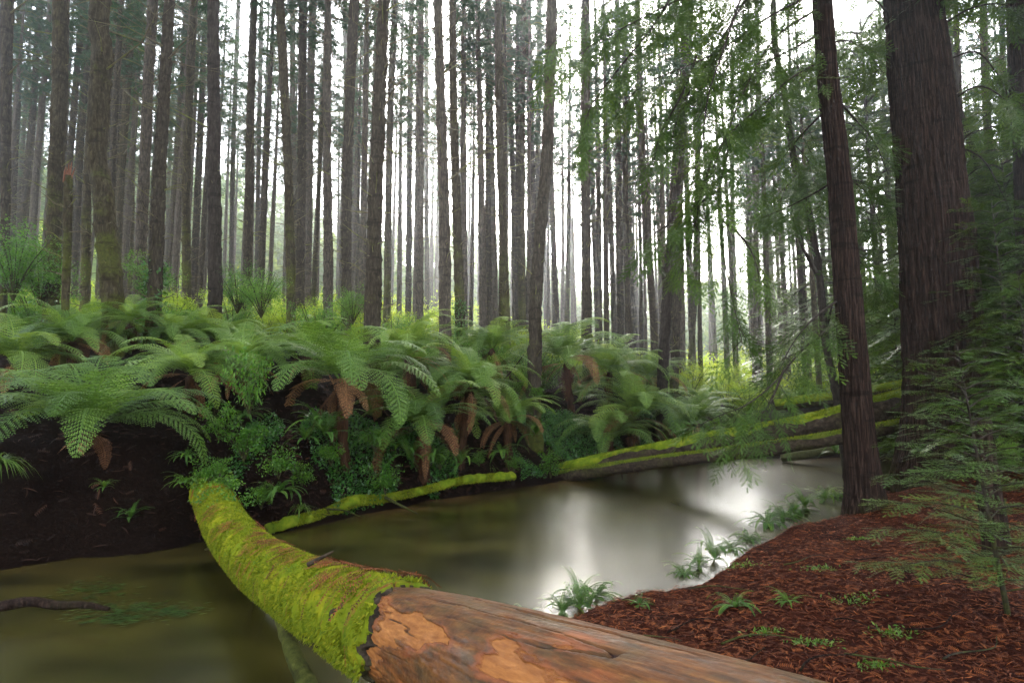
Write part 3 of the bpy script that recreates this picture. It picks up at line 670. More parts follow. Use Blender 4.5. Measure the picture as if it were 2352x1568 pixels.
# far trees, six kinds copied
FAR = []
for i in range(6):
    rng = np.random.default_rng(700 + i); H = 29; z = np.linspace(-.4, H, 60)
    P = np.stack([np.sin(z * .12 + i) * .12 + z * rng.uniform(-.012, .012), np.cos(z * .1 + i) * .1, z], -1)
    rad = np.interp(z, [-.4, .6, 14, H], [.24, .185, .125, .02]); mb = MB(); addtube(mb, P, rad, 10, (1, 0, 0), trunk_off(i * 9, .02))
    tm = mb.mesh('trunk'); tm.materials.append(M[['bark', 'bark_pale', 'bark_mossy', 'bark', 'bark_pale', 'bark'][i]])
    sb = MB(); stubs(sb, rng, P[:38], rad[:38], .8, 2.0); sm = sb.mesh('dead_twigs'); sm.materials.append(M['twig'])
    FAR.append((tm, sm))
rg = random.Random(21); placed = []; cnt = 0
for i in range(4000):
    D = rg.uniform(24, 68) if i % 3 else rg.uniform(30, 60); px = rg.uniform(-150, 2400); x = (px - 1176) / F * D
    if D < yF(x) + 4: continue
    if any((x - a) ** 2 + (D - b_) ** 2 < 1.6 ** 2 for a, b_ in placed): continue
    if px > 1900 and rg.random() < .3: continue
    if rg.random() < .25 and 1270 < px < 1420: continue
    placed.append((x, D)); g = gz(x, D)
    t = thing('conifer_tree', 'slender pale trunk among the crowded far trees', 'conifer tree', (x, D, g), rg.uniform(0, 6.28), 'slender trunks crowded on the far slope', rg.uniform(.75, 1.15))
    k = rg.randrange(6); link('trunk', FAR[k][0], None, t); link('dead_twigs', FAR[k][1], None, t)['kind'] = 'stuff'
    c_ = rg.randrange(5); link('crown', CROWNS[c_][0], None, t); link('branch', CROWNS[c_][1], None, t)
    cnt += 1
    if cnt >= 232: break

# ------------------------------------------------------------------ redwood foliage
def twig(rng, L=.13, n=9, nl=.024, nw=.0048):
    V = []; Fc = []; k = 0
    V.append(np.array([(0, .0012, 0), (L, 0, 0), (0, -.0012, 0)])); Fc.append([[0, 1, 2]]); k = 3
    for i in range(n):
        x = L * (i + .6) / n; l = nl * (1 - .5 * abs(i / n - .4))
        for s in (1, -1): V.append(np.array([(x - nw, 0, 0), (x + l * .55, s * l, rng.uniform(-.3, .1) * l), (x + nw, 0, 0)])); Fc.append(np.array([[0, 1, 2]]) + k); k += 3
    return np.concatenate(V), np.concatenate(Fc)
def spray(rng, L=.42, nt_=9, tl=.16, nn=9, fat=1.0):
    ps = []
    for i in range(nt_):
        x = L * (i + .7) / nt_; s = 1 if i % 2 else -1; tl_ = tl * (1.1 - .5 * i / nt_) * rng.uniform(.8, 1.15)
        if i == nt_ - 1: s = 0; 
        v, f = twig(rng, tl_, nn, .025 * fat, .005 * fat); v = rotz(v, s * rng.uniform(.5, .9)); v[:, 2] -= .35 * np.linalg.norm(v[:, :2], axis=1) ** 2 * 6 * .16
        v = v + np.array([x, 0, -.12 * x * x / L]); ps.append((v, f))
    ps.append((np.array([(0, .003, 0), (L, 0, -.12 * L), (0, -.003, 0)]), np.array([[0, 1, 2]])))
    return merge(ps)
_r = np.random.default_rng(8)
SPR = [spray(_r) for _ in range(4)]
SPRF = [spray(_r, .42, 7, .18, 5, 2.0) for _ in range(3)]       # coarser, for trees farther off
def leafy_branch(rng, P, r0, dens=14, droop=.5, sz=1.0, spread=.35, src=None, start=.12, sub=True, tint=(.5, .2)):
    """woody branch along P with side sprays; returns (wood, leaves)"""
    src = src or SPR; wood = MB(); leaf = MB(); P = smooth_path(P, 24); n = len(P)
    addtube(wood, P, np.linspace(r0, r0 * .2, n), 6, (.1, .1, 1), cap=False)
    d = np.concatenate([[0], np.cumsum(np.linalg.norm(np.diff(P, axis=0), axis=1))]); T, Aa, Bb = frames(P, (0, 0, 1))
    m = int(d[-1] * dens); pos = []; dr = []; up = []
    for i in range(m):
        u = start + (1 - start) * (i + rng.random()) / m; s = u * d[-1]; k = min(int(u * (n - 1)), n - 2)
        p = np.array([np.interp(s, d, P[:, c]) for c in range(3)]); sd_ = (1 if i % 2 else -1)
        side = Bb[k] * sd_ + T[k] * rng.uniform(.3, .9) + rng.normal(0, .15, 3); side /= np.linalg.norm(side)
        if sub:                         # secondary twiglet carrying two to four sprays
            L2 = spread * rng.uniform(.5, 1.5) * (1.1 - .6 * u); q_ = []
            for j in range(4): tt = (j + 1) / 4; q_.append(p + side * L2 * tt + np.array([0, 0, -1]) * droop * L2 * tt ** 1.6)
            addtube(wood, [p] + q_, [.006, .005, .004, .003, .002], 3, (.1, .1, 1), cap=False)
            for j in range(4):
                for _s in range(2 if j > 0 else 1):
                    pos.append(q_[j]); dd = side + rng.normal(0, .45, 3); dd[2] -= droop * rng.uniform(.3, 1.3); dr.append(dd); up.append(np.array([0, 0, 1.]) + rng.normal(0, .35, 3))
        else:
            pos.append(p); dd = side.copy(); dd[2] -= droop * rng.uniform(0, .6); dr.append(dd); up.append(np.array([0, 0, 1.]) + rng.normal(0, .15, 3))
    pos = np.array(pos); dr = np.array(dr); up = np.array(up); N = len(pos); which = rng.integers(0, len(src), N); ss = rng.uniform(.6, 1.15, N) * sz
    tn = np.clip(rng.normal(tint[0], tint[1], N), 0, .95)
    for w_ in range(len(src)):
        sel = which == w_; scatter(leaf, src[w_][0], src[w_][1], pos[sel], basis(dr[sel], up[sel]), ss[sel], tn[sel])
    return wood, leaf

def redwood_trunk_off(seed, amp, fr=1.0):
    def off(th, s, V):
        a = np.cos(th) * 6 * fr; b_ = np.sin(th) * 6 * fr
        q_ = np.stack([a + .35 * np.sin(s * 1.3), b_ + .35 * np.cos(s * 1.1), s * .5], -1)
        r1 = 1 - np.abs(vnoise(q_ + seed)) * 2; r2 = 1 - np.abs(vnoise(q_ * 2.3 + np.array([0, 0, 0]) + seed)) * 2
        return amp * (.6 * r1 + .4 * r2 - .3) + amp * .5 * vnoise(np.stack([a * 1.5, b_ * 1.5, s * 6], -1))
    return off
# slim redwood
D1 = 9.85
rw = [(1887, 0), (1903, 190), (1919, 333), (1933, 476), (1945, 640), (1955, 760), (1965, 900), (1975, 1020), (1984, 1110), (1987, 1150)]
W = [at(x, y, D1) for x, y in rw][::-1]; base = W[0].copy(); base[2] = gz(base[0], base[1]) ; W[0] = base - np.array([0, 0, .4])
top = W[-1] + (W[-1] - W[-4]) / np.linalg.norm(W[-1] - W[-4]) * 20; W.append(top)
P = smooth_path(W, 520) - base; hz = P[:, 2]
rad = np.interp(hz, [-.4, 0, .35, .9, 2.2, 9.2, 29], [.42, .36, .295, .25, .225, .148, .02])
slim = thing('redwood_tree', 'slim straight redwood at the creek edge leaning slightly left', 'redwood tree', tuple(base))
mb = MB(); addtube(mb, P, rad, 90, (1, 0, 0), redwood_trunk_off(3, .022)); part('trunk', mb, M['redwood'], slim)
brng = np.random.default_rng(77)
def slim_branch(pts, dens=9, droop=.9, sz=.95, spread=.38, r0=.022, **kw):
    Pw = np.array([at(x, y, d) for x, y, d in pts]) - base
    wd, lf = leafy_branch(brng, Pw, r0, dens, droop, sz, spread, **kw)
    b_ = part('branch', wd, M['bark_dark'], slim); part('needles', lf, M['redwood_leaf'], b_, smooth=False)
BR = [
 [(1872, 24, 9.8), (1779, 90, 9.3), (1731, 167, 9.0), (1702, 224, 8.8), (1669, 310, 8.6), (1641, 380, 8.5), (1600, 470, 8.4)],
 [(1880, 81, 9.8), (1788, 129, 9.6), (1698, 167, 9.4), (1620, 215, 9.2)],
 [(1882, 143, 9.8), (1803, 190, 9.2), (1750, 243, 8.8), (1683, 300, 8.5), (1645, 352, 8.3), (1607, 450, 8.2), (1600, 560, 8.1)],
 [(1860, -10, 9.8), (1760, 43, 9.2), (1693, 90, 8.8), (1612, 138, 8.5), (1541, 167, 8.3), (1470, 200, 8.2), (1420, 260, 8.1)],
 [(1720, -60, 8.6), (1660, 119, 8.2), (1626, 224, 8.0), (1612, 330, 7.9), (1590, 420, 7.9)],
 [(1860, -120, 9.7), (1700, -60, 8.8), (1560, 0, 8.2), (1440, 60, 7.8), (1350, 110, 7.6), (1290, 160, 7.5)],
 [(1860, -200, 9.7), (1650, -120, 8.4), (1500, -50, 7.7), (1390, 10, 7.3), (1310, 60, 7.1), (1260, 110, 7.0)],
 [(1560, -40, 8.4), (1500, 60, 8.1), (1420, 160, 7.9), (1350, 260, 7.8), (1330, 330, 7.8)],
 [(1640, 350, 8.4), (1610, 450, 8.3), (1585, 560, 8.2), (1560, 640, 8.1)],
 [(1680, 310, 8.6), (1650, 476, 8.3), (1665, 600, 8.1), (1690, 720, 8.0), (1705, 790, 7.9)],
 [(1645, 440, 8.5), (1560, 500, 8.4), (1500, 540, 8.3), (1470, 570, 8.3)],
 [(1650, 500, 8.5), (1700, 540, 8.2), (1735, 600, 8.0), (1745, 650, 8.0)],
 [(1919, 693, 9.8), (1870, 730, 9.5), (1820, 790, 9.2), (1790, 850, 9.0)],
 [(1919, 741, 9.8), (1831, 816, 9.2), (1779, 878, 8.9), (1713, 930, 8.7), (1638, 960, 8.5), (1590, 985, 8.4)],
 [(1800, 850, 9.0), (1770, 920, 8.8), (1720, 990, 8.7), (1680, 1040, 8.6)],
 [(1940, 560, 9.8), (1975, 600, 10.8), (2000, 630, 11.8), (2030, 690, 12.6)],
 [(1930, 400, 9.8), (1970, 425, 10.8), (2000, 460, 11.8), (2030, 540, 12.5)],
 [(1905, 100, 9.8), (1950, 95, 10.6), (1990, 120, 11.4), (2030, 170, 12.2)],
 [(1915, 220, 9.9), (1960, 270, 10.4), (2010, 330, 11), (2040, 400, 11.4)],
 [(1890, 260, 9.9), (1850, 300, 10.4), (1800, 360, 11), (1750, 430, 11.4)],
 [(1910, 420, 9.9), (1860, 450, 10.5), (1800, 480, 11), (1750, 500, 11.4)],
 [(1850, -180, 9.8), (1780, -100, 9.3), (1700, 20, 9.0), (1640, 120, 8.8), (1560, 260, 8.7), (1540, 330, 8.7)],
 [(1600, 130, 8.5), (1560, 230, 8.3), (1520, 300, 8.3), (1500, 380, 8.2)],
]
for i, b_ in enumerate(BR):
    slim_branch(b_, dens=6 if i in (12, 13, 14, 15, 16, 17, 18) else 6.5, droop=.6 if i in (12, 13, 14) else .9)
# the out-of-frame crown of the slim redwood, which shades the bank below
def big_crown(parent, hh0, hh1, nb, L0, seed, Pth):
    rng = np.random.default_rng(seed); wd = MB(); lf = MB()
    for i in range(nb):
        h = hh0 + (hh1 - hh0) * (i + rng.random()) / nb; a = i * 2.4; L = L0 * (1 - .75 * (h - hh0) / (hh1 - hh0)) * rng.uniform(.7, 1.1)
        o_ = np.array([np.interp(h, Pth[:, 2], Pth[:, 0]), np.interp(h, Pth[:, 2], Pth[:, 1]), h]); d_ = np.array([math.cos(a), math.sin(a), -.05])
        w1_, l1_ = leafy_branch(rng, [o_, o_ + d_ * L * .5 + np.array([0, 0, .1]), o_ + d_ * L + np.array([0, 0, -.25 * L])], .03, 2.2, .5, 2.2, .9, src=SPRF)
        for v, m_ in ((w1_, wd), (l1_, lf)):
            n0 = m_.n; m_.V += v.V; m_.T += v.T; m_.Fq += [f + n0 for f in v.Fq]; m_.Ft += [f + n0 for f in v.Ft]; m_.n += v.n
    part('branch', wd, M['bark_dark'], parent); part('crown', lf, M['redwood_leaf'], parent, smooth=False)
big_crown(slim, 10.5, 26, 26, 3.6, 5, P)

# giant redwood
D2 = 11.0
gw = [(2096, 0), (2120, 250), (2145, 500), (2163, 746), (2180, 900), (2190, 1020)]
W = [at(x, y, D2) for x, y in gw][::-1]; base2 = W[0].copy(); base2[2] = gz(base2[0], base2[1]); W[0] = base2 - np.array([0, 0, .5])
W.append(W[-1] + (W[-1] - W[-3]) / np.linalg.norm(W[-1] - W[-3]) * 24)
P2 = smooth_path(W, 620) - base2
rad = np.interp(P2[:, 2], [-.5, 0, .6, 1.6, 2.6, 9.0, 32], [1.12, .98, .83, .72, .635, .478, .06])
giant = thing('redwood_tree', 'giant thick redwood with deeply furrowed bark on the right', 'redwood tree', tuple(base2))
mb = MB(); addtube(mb, P2, rad, 240, (1, 0, 0), redwood_trunk_off(31, .055, 1.8)); part('trunk', mb, M['redwood'], giant)
def giant_branch(pts, **kw):
    Pw = np.array([at(x, y, d) for x, y, d in pts]) - base2
    wd, lf = leafy_branch(brng, Pw, .022, 6, .6, 1.0, .4, start=.5, **kw); b_ = part('branch', wd, M['bark_dark'], giant); part('needles', lf, M['redwood_leaf'], b_, smooth=False)
for b_ in ([(2160, 60, 11), (2230, 20, 10.6), (2300, 10, 10.2), (2360, 40, 10)], [(2175, 240, 11), (2240, 200, 10.6), (2310, 230, 10.2), (2360, 290, 10)],
           [(2180, 330, 11), (2250, 360, 11), (2300, 440, 11), (2340, 540, 11)], [(2185, 470, 11), (2230, 520, 11.3), (2290, 600, 11.5), (2330, 690, 11.6)],
           [(2040, 30, 11), (2010, 0, 11), (1975, -30, 11)], [(2170, 140, 11), (2240, 120, 10.9), (2290, 170, 10.8), (2330, 260, 10.7)]):
    giant_branch(b_)
big_crown(giant, 10.5, 30, 34, 4.6, 6, P2)
for (x, y, rz, sc_, lb) in ((-9.5, 3.2, .5, .8, 'added unseen redwood beyond the left edge, shading the left bank and water'), (-5.0, -2.2, 2.1, .85, 'added unseen shade redwood on the near bank behind the viewpoint, nearest to the water'), (-13.5, 7.6, 4.0, .8, 'added unseen shade redwood on the far left of the creek'), (2.5, -4.5, 1.2, .8, 'added unseen shade redwood behind the viewpoint on the red needle bank')):  # unseen redwoods added to shade the left bank and water
    t = thing('redwood_tree', lb, 'redwood tree', (x, y, gz(x, y)), rz, None, sc_)
    for ch in giant.children:
        if ch.name.split('.')[0] in ('trunk', 'crown') or (ch.name.startswith('branch') and not ch.children): link(ch.name.split('.')[0], ch.data, None, t)
# redwood cut by right edge
D3 = 10.5; W = [at(x, y, D3) for x, y in [(2350, -10), (2358, 150), (2370, 300), (2385, 600), (2400, 900)]][::-1]
base3 = W[0].copy(); base3[2] = gz(base3[0], base3[1]); W = [base3 - np.array([0, 0, .4])] + W; W.append(W[-1] + (W[-1] - W[-2]) / np.linalg.norm(W[-1] - W[-2]) * 18)
P3 = smooth_path(W, 300) - base3; edge_t = thing('redwood_tree', 'redwood trunk cut by the upper right edge of the photo', 'redwood tree', tuple(base3))
mb = MB(); addtube(mb, P3, np.interp(P3[:, 2], [-.4, 0, 2, 10, 28], [.5, .42, .34, .24, .03]), 80, (1, 0, 0), redwood_trunk_off(55, .02)); part('trunk', mb, M['redwood'], edge_t)
big_crown(edge_t, 9.0, 22, 24, 3.2, 9, P3)
# dark stump behind sapling
pb = at(2288, 1240, 6.6); gzb = gz(pb[0], pb[1]); st = thing('tree_stump', 'black shaded dead stem behind the redwood sapling', 'stump', (pb[0], pb[1], gzb))
mb = MB(); z = np.linspace(-.2, 1.5, 24); addtube(mb, np.stack([z * -.05, z * 0, z], -1), np.interp(z, [-.2, 0, .5, 1.5], [.17, .14, .115, .09]), 20, (1, 0, 0), trunk_off(8, .02)); part('trunk', mb, M['redwood'], st)

# crooked tree
cp = Cc((598, -20), (600, 180), (645, 400), (678, 640), (718, 850), (765, 1000), (800, 1200), (828, 1400), (838, 1568)) + [(1925, 935)]
ct = pine(cp, 20, 14, 'crooked dark tree with forked dead limb left of the slim redwood', dia=.3, mat='bark_dark', dens=0, D=15.5, H=16, crown=False, name='crooked_tree', cat='tree')
def limb(t, pts, r0, nm='limb', mat='bark_dark'):
    l0 = np.array(t.location); Pw = np.array([at(x, y, d) for x, y, d in pts]) - l0; mb = MB()
    addtube(mb, smooth_path(Pw, 16), np.linspace(r0, r0 * .25, 16), 6, (.1, .1, 1)); return part(nm, mb, M[mat], t)
limb(ct, [(1878, 632, 15.5), (1855, 590, 15.4), (1840, 560, 15.3), (1825, 515, 15.2), (1822, 500, 15.2)], .06)
limb(ct, [(1845, 565, 15.3), (1838, 530, 15.2), (1834, 515, 15.2)], .035)
limb(ct, [(1812, 310, 15.5), (1790, 290, 15.2), (1765, 280, 15), (1735, 272, 15)], .04)
limb(ct, [(1900, 745, 15.5), (1912, 700, 15.4), (1925, 660, 15.4)], .04)
rngc = np.random.default_rng(12)
for pts in ([(1800, 210), (1770, 240), (1745, 300)], [(1822, 330), (1850, 360), (1870, 420)], [(1835, 400), (1800, 440), (1790, 500)], [(1800, 120), (1830, 150), (1850, 210)]):
    Pw = np.array([at(x, y, 15.4 - .3 * i) for i, (x, y) in enumerate(pts)]) - np.array(ct.location)
    wd, lf = leafy_branch(rngc, Pw, .02, 5, .5, 1.6, .5, src=SPRF); b_ = part('branch', wd, M['bark_dark'], ct); part('needles', lf, M['redwood_leaf'], b_, smooth=False)

# young conifers with tiers of flat branches
def young_conifer(seed, H, Rm, nb, src, dens, sz, droop=.25, r=.03, up=.15, sub=False, spread=.3):
    rng = np.random.default_rng(seed); wd = MB(); lf = MB(); z = np.linspace(-.1, H, 12)
    P = np.stack([np.sin(z * .7 + seed) * .03 * H / 3, np.cos(z * .6) * .02, z], -1); tr = MB(); addtube(tr, P, np.linspace(r, r * .15, 12), 8, (1, 0, 0))
    for i in range(nb):
        h = H * (.08 + .9 * (i + rng.random()) / nb); k = h / H; a = i * 2.399 + rng.uniform(-.3, .3); L = Rm * (1.02 - k) ** .7 * rng.uniform(.7, 1.1) + .04 * H
        o_ = np.array([np.interp(h, z, P[:, 0]), np.interp(h, z, P[:, 1]), h]); d_ = np.array([math.cos(a), math.sin(a), up + .3 * k])
        w1_, l1_ = leafy_branch(rng, [o_, o_ + d_ * L * .5, o_ + d_ * L + np.array([0, 0, -droop * L])], r * .35, dens, .2, sz, spread, src=src, sub=sub, tint=(.5, .25))
        for v, m_ in ((w1_, wd), (l1_, lf)):
            n0 = m_.n; m_.V += v.V; m_.T += v.T; m_.Fq += [f + n0 for f in v.Fq]; m_.Ft += [f + n0 for f in v.Ft]; m_.n += v.n
    return tr, wd, lf
p = at(2310, 1290, 4.7); g = gz(p[0], p[1])
sap = thing('redwood_sapling', 'young redwood sapling with feathery flat green sprays on the near right', 'sapling', (p[0], p[1], g), 0)
lead = at(2206, 795, 4.7)
tr, wd, lf = young_conifer(3, lead[2] - g, 0.92, 56, SPR, 25, .52, droop=.15, r=.022)
shear = (lead[0] - p[0]) / (lead[2] - g)
for m_ in (tr, wd, lf): m_.V = [v + np.stack([v[:, 2] * shear, v[:, 2] * 0, v[:, 2] * 0], -1) for v in m_.V]
part('trunk', tr, M['bark_dark'], sap); part('branch', wd, M['bark_dark'], sap); part('crown', lf, M['sapling_leaf'], sap, smooth=False)
YC = []
for i in range(3):
    tr, wd, lf = young_conifer(20 + i, 6.0, 1.7, 60, SPRF, 9, 1.5, droop=.35, r=.06)
    a_ = tr.mesh('trunk'); a_.materials.append(M['bark_dark']); b_ = wd.mesh('branch'); b_.materials.append(M['bark_dark']); c_ = lf.mesh('crown', False); c_.materials.append(M['redwood_leaf']); YC.append((a_, b_, c_))
def young(px, D, sc, label, k, rz, group=None):
    x = (px - 1176) / F * D; t = thing('young_conifer', label, 'young conifer', (x, D, gz(x, D)), rz, group, sc)
    for nm, me in zip(('trunk', 'branch', 'crown'), YC[k]): link(nm, me, None, t)
young(2062, 20, 1.15, 'young conifer with drooping tiers between the two redwoods', 0, .5)
for i, (px, D, sc, lb) in enumerate([(2010, 26, .9, 'small conifer behind the slim redwood, left of the tiered one'), (2275, 13.5, .95, 'shaded young conifer directly right of the giant redwood'),
      (2345, 11.5, 1.0, 'shaded young conifer cut by the right edge, behind the pale log'), (2230, 18, 1.5, 'tall shaded conifer half behind the giant redwood'), (2330, 17, 1.7, 'tall shaded conifer at the right edge behind the leaning dark trunk'),
      (2120, 24, 1.6, 'tall young conifer showing left of the giant redwood'), (2400, 14, 1.6, 'dense conifer reaching in at the right edge higher up'), (2290, 23, 2.2, 'tallest shaded conifer in the right background'), (2025, 30, 3.6, 'tall leafy conifer filling the gap between the two redwoods'), (1985, 38, 4.2, 'tall far conifer just right of the slim redwood top'),
      (2240, 12.5, 1.2, 'feathery conifer touching the right flank of the giant redwood'), (2310, 10.2, .8, 'low bushy conifer behind the redwood sapling'), (2352, 9.0, .55, 'small bushy conifer at the right edge beside the sapling')]):
    young(px, D, sc, lb, i % 3, i * 1.3, 'young conifers in the shade on the right')

# ------------------------------------------------------------------ fallen logs
def tufts(mb, rng, P, rad, n, size, lo=-1.9, hi=1.9, thick=0.02, mask=None, ref=(0, 0, 1)):
    d = np.concatenate([[0], np.cumsum(np.linalg.norm(np.diff(P, axis=0), axis=1))]); T, Aa, Bb = frames(P, ref)
    s = rng.uniform(0, d[-1], n); th = rng.uniform(lo, hi, n)
    if mask is not None: k = mask(th, s) > rng.random(n); s, th = s[k], th[k]; n = len(s)
    I = lambda Q: np.stack([np.interp(s, d, Q[:, c]) for c in range(3)], -1)
    p, a, b_, t_ = I(P), I(Aa), I(Bb), I(T); nr = a * np.cos(th)[:, None] + b_ * np.sin(th)[:, None]; r = np.interp(s, d, rad)
    v = np.array([(0, .22, 0), (1, 0, .1), (0, -.22, 0)]); f = np.array([[0, 1, 2]])
    hang = -a * np.abs(np.sin(th))[:, None] * .8
    scatter(mb, v, f, p + nr * (r + thick)[:, None], basis(nr * .8 + hang + rng.normal(0, .45, (n, 3)), rng.normal(0, 1, (n, 3))), rng.uniform(.5, 1.4, n) * size, np.clip(rng.normal(.5, .2, n), 0, 1))
# near log
lw = [(470, 1128, 10.6, .24), (490, 1150, 9.6, .25), (522, 1212, 8.3, .25), (590, 1288, 6.8, .25), (700, 1358, 5.3, .25), (800, 1408, 4.25, .25), (915, 1456, 3.42, .255), (1060, 1515, 2.85, .275), (1290, 1625, 2.3, .31), (1600, 1760, 1.9, .33)]
LP = np.array([at(x, y, d) for x, y, d, r in lw]); LR = np.array([r for *_, r in lw])
e_ = LP[-1] + (LP[-1] - LP[-2]) / np.linalg.norm(LP[-1] - LP[-2]) * 2.2; LP = np.vstack([LP, e_]); LR = np.append(LR, .38)
n = 620; dd_ = np.concatenate([[0], np.cumsum(np.linalg.norm(np.diff(LP, axis=0), axis=1))]); PL = smooth_path(LP, n); RL = np.interp(np.linspace(0, dd_[-1], n), dd_, LR)
s_edge = dd_[6] + .06

nearlog = thing('fallen_log', 'large fallen log across the foreground, mossy yellow green then bare orange wood', 'fallen log', (0, 0, 0))
mb = MB()
def wfld(th, s):
    c, q_ = np.cos(th), np.sin(th)
    p1 = fbm(np.stack([c * 1.5 + 5, q_ * 1.5, s * 1.7], -1), 6) + .25 * fbm(np.stack([c * 7, q_ * 7, s * 4], -1) + 9, 4)
    cr = 1 - np.abs(vnoise(np.stack([c * 3.2, q_ * 3.2, s * .9], -1) + 31) + .25 * vnoise(np.stack([c * 14, q_ * 14, s * 5], -1)))
    zone = sstep(fbm(np.stack([c * 1.2, q_ * 1.2, s * .8], -1) + 70, 3) + .12 * (s - s_edge), .12, .35)
    return p1, sstep(cr, .93, .99) * zone
def wood_off(th, s, V):
    p1, cr = wfld(th, s)
    return .016 * fbm(np.stack([np.cos(th) * 2, np.sin(th) * 2, s * .7], -1), 4) + .004 * fbm(np.stack([np.cos(th) * 12, np.sin(th) * 12, s * 1.5], -1), 3) - .007 * sstep(p1, .16, .19) - .004 * sstep(p1, .30, .32) - .018 * cr + .002 * fbm(V * 60, 2)
n1_ = int((s_edge - .4) / dd_[-1] * n); addtube(mb, PL[:n1_ + 1], RL[:n1_ + 1], 60, (0, 0, 1), wood_off)
n2_ = 760; uu = np.linspace(n1_, n - 1, n2_) ; PW = np.stack([np.interp(uu, np.arange(n), PL[:, c]) for c in range(3)], -1); RW = np.interp(uu, np.arange(n), RL); s0_ = n1_ / (n - 1) * dd_[-1]
vw, fw, ftw = tube(PW, RW, 400, (0, 0, 1), lambda th, s, V: wood_off(th, s + s0_, V))
sW = s0_ + np.concatenate([[0], np.cumsum(np.linalg.norm(np.diff(PW, axis=0), axis=1))]); TH = np.arange(400) / 400 * 2 * np.pi
p1, cr = wfld(TH[None] * np.ones((n2_, 1)), sW[:, None] * np.ones((1, 400))); tw = np.clip(.2 + (p1 + .3) * 1.0, .2, 1) * (1 - cr)
n0 = mb.n; mb.add(vw, fw, np.append(tw.ravel(), [.3, .3])); mb.Ft.append(ftw + n0)
def barewood():
    k = NT('bare_wet_wood'); c = k.coord()
    m = k.n('ShaderNodeMapping'); m.inputs['Rotation'].default_value = (0, 0, R(45)); k.l(c, m.inputs[0])
    m2 = k.n('ShaderNodeMapping'); m2.inputs['Scale'].default_value = (3.2, 30, 30); k.l(m.outputs[0], m2.inputs[0])
    m3 = k.n('ShaderNodeMapping'); m3.inputs['Scale'].default_value = (1.1, 2.6, 2.6); k.l(m.outputs[0], m3.inputs[0])
    g_ = k.noise(m2.outputs[0], 1.3, 6, .65); pz = k.noise(m3.outputs[0], 2.6, 7, .62, .8); pz2 = k.noise(m3.outputs[0], 3.6, 6, .6, .5); sp_ = k.noise(c, 60, 4, .7)
    dark = k.ramp(g_, [(.3, (.028, .010, .003)), (.55, (.098, .034, .007)), (.75, (.20, .080, .017))])
    dark = k.mix(k.math('MULTIPLY', k.rampf(pz2, .46, .62), .42), dark, k.ramp(g_, [(.3, (.02, .02, .008)), (.7, (.07, .055, .018))]))
    org = k.ramp(g_, [(.3, (.15, .048, .010)), (.6, (.27, .105, .026)), (.8, (.40, .19, .065))])
    at_ = k.n('ShaderNodeAttribute', attribute_name='tint').outputs['Fac']; fn = k.math('MULTIPLY', k.math('SUBTRACT', k.noise(c, 45, 4, .7), .5), .10); tt_ = k.math('ADD', at_, fn)
    red = k.ramp(g_, [(.3, (.09, .022, .006)), (.7, (.24, .075, .02))])
    big = k.rampf(k.noise(c, 2.2, 3, .6), .42, .58)
    col = k.mix(k.math('MULTIPLY', k.rampf(tt_, .54, .62), big), dark, red)
    f = k.rampf(tt_, .66, .70); col = k.mix(k.math('MULTIPLY', f, .9), col, org)
    col = k.mix(k.rampf(at_, .19, .02), col, (.018, .004, .002))
    gl = k.rampf(k.noise(m3.outputs[0], 1.9, 5, .6), .52, .60)
    h = k.math('ADD', k.math('MULTIPLY', f, -.6), k.math('ADD', k.math('MULTIPLY', g_, .35), k.math('MULTIPLY', sp_, .1)))
    rg_ = k.math('ADD', k.math('MULTIPLY', f, .2), k.math('ADD', k.math('MULTIPLY', sp_, .25), k.math('SUBTRACT', .42, k.math('MULTIPLY', gl, .22))))
    return k.bsdf(col, rg_, .18, k.bump(h, 1.0, .008))
part('trunk', mb, barewood(), nearlog)
def cover(th, s):
    e = s_edge + .10 * np.sin(th * 1.3 + .4) + .24 * fbm(np.stack([np.cos(th) * 3, np.sin(th) * 3, s * 2], -1), 4) + .07 * fbm(np.stack([np.cos(th) * 9, np.sin(th) * 9, s * 9], -1), 3)
    return 1 - sstep(s, e - .05, e + .03)
def band(th, s):
    ph = s * 34 + 3.0 * fbm(np.stack([np.cos(th) * 1.2, np.sin(th) * 1.2, s * 1.5], -1), 3)
    return np.sin(ph)
def moss_off(th, s, V):
    c = cover(th, s); under = sstep(np.cos(th), -.75, -.2)
    fb = fbm(V * 7, 4); fb2 = fbm(V * 32, 3); th_ = .35 + .65 * sstep(s_edge - s + .25 * fb, -.05, .8); bare = sstep(fbm(V * 3.3 + 40, 4), .16, .24) * sstep(s - s_edge + 1.6, 0, 1.6)
    return c * (.016 + under * th_ * (.020 + .030 * fb + .012 * band(th, s) + .016 * fb2) - .03 * bare) - (1 - c) * .06
def bark_off(th, s, V):
    e = s_edge + .01 + .10 * np.sin(th * 1.3 + .4) + .26 * fbm(np.stack([np.cos(th) * 3, np.sin(th) * 3, s * 2], -1), 4) + .03 * fbm(V * 22, 3)
    c = 1 - sstep(s, e - .012, e + .012)
    return c * (.014 + .012 * fbm(V * 16, 3)) - (1 - c) * .05
km = NT('log_moss'); c = km.coord()
n1 = km.noise(c, 3.5, 6, .65); n2 = km.noise(c, 26, 5, .7); n3 = km.noise(c, 150, 3, .7)
mpr = km.n('ShaderNodeMapping'); mpr.inputs['Rotation'].default_value = (0, 0, R(50)); km.l(c, mpr.inputs[0])
mps = km.n('ShaderNodeMapping'); mps.inputs['Scale'].default_value = (16, 1.6, 1.6); km.l(mpr.outputs[0], mps.inputs[0]); nb_ = km.noise(mps.outputs[0], 1.3, 5, .6, .4)
col = km.ramp(n1, [(.28, (.05, .09, .006)), (.5, (.15, .18, .008)), (.7, (.28, .25, .012))])
col = km.mix(km.rampf(nb_, .60, .66), col, (.20, .075, .025)); col = km.mix(km.rampf(n2, .6, .72), col, (.05, .07, .012))
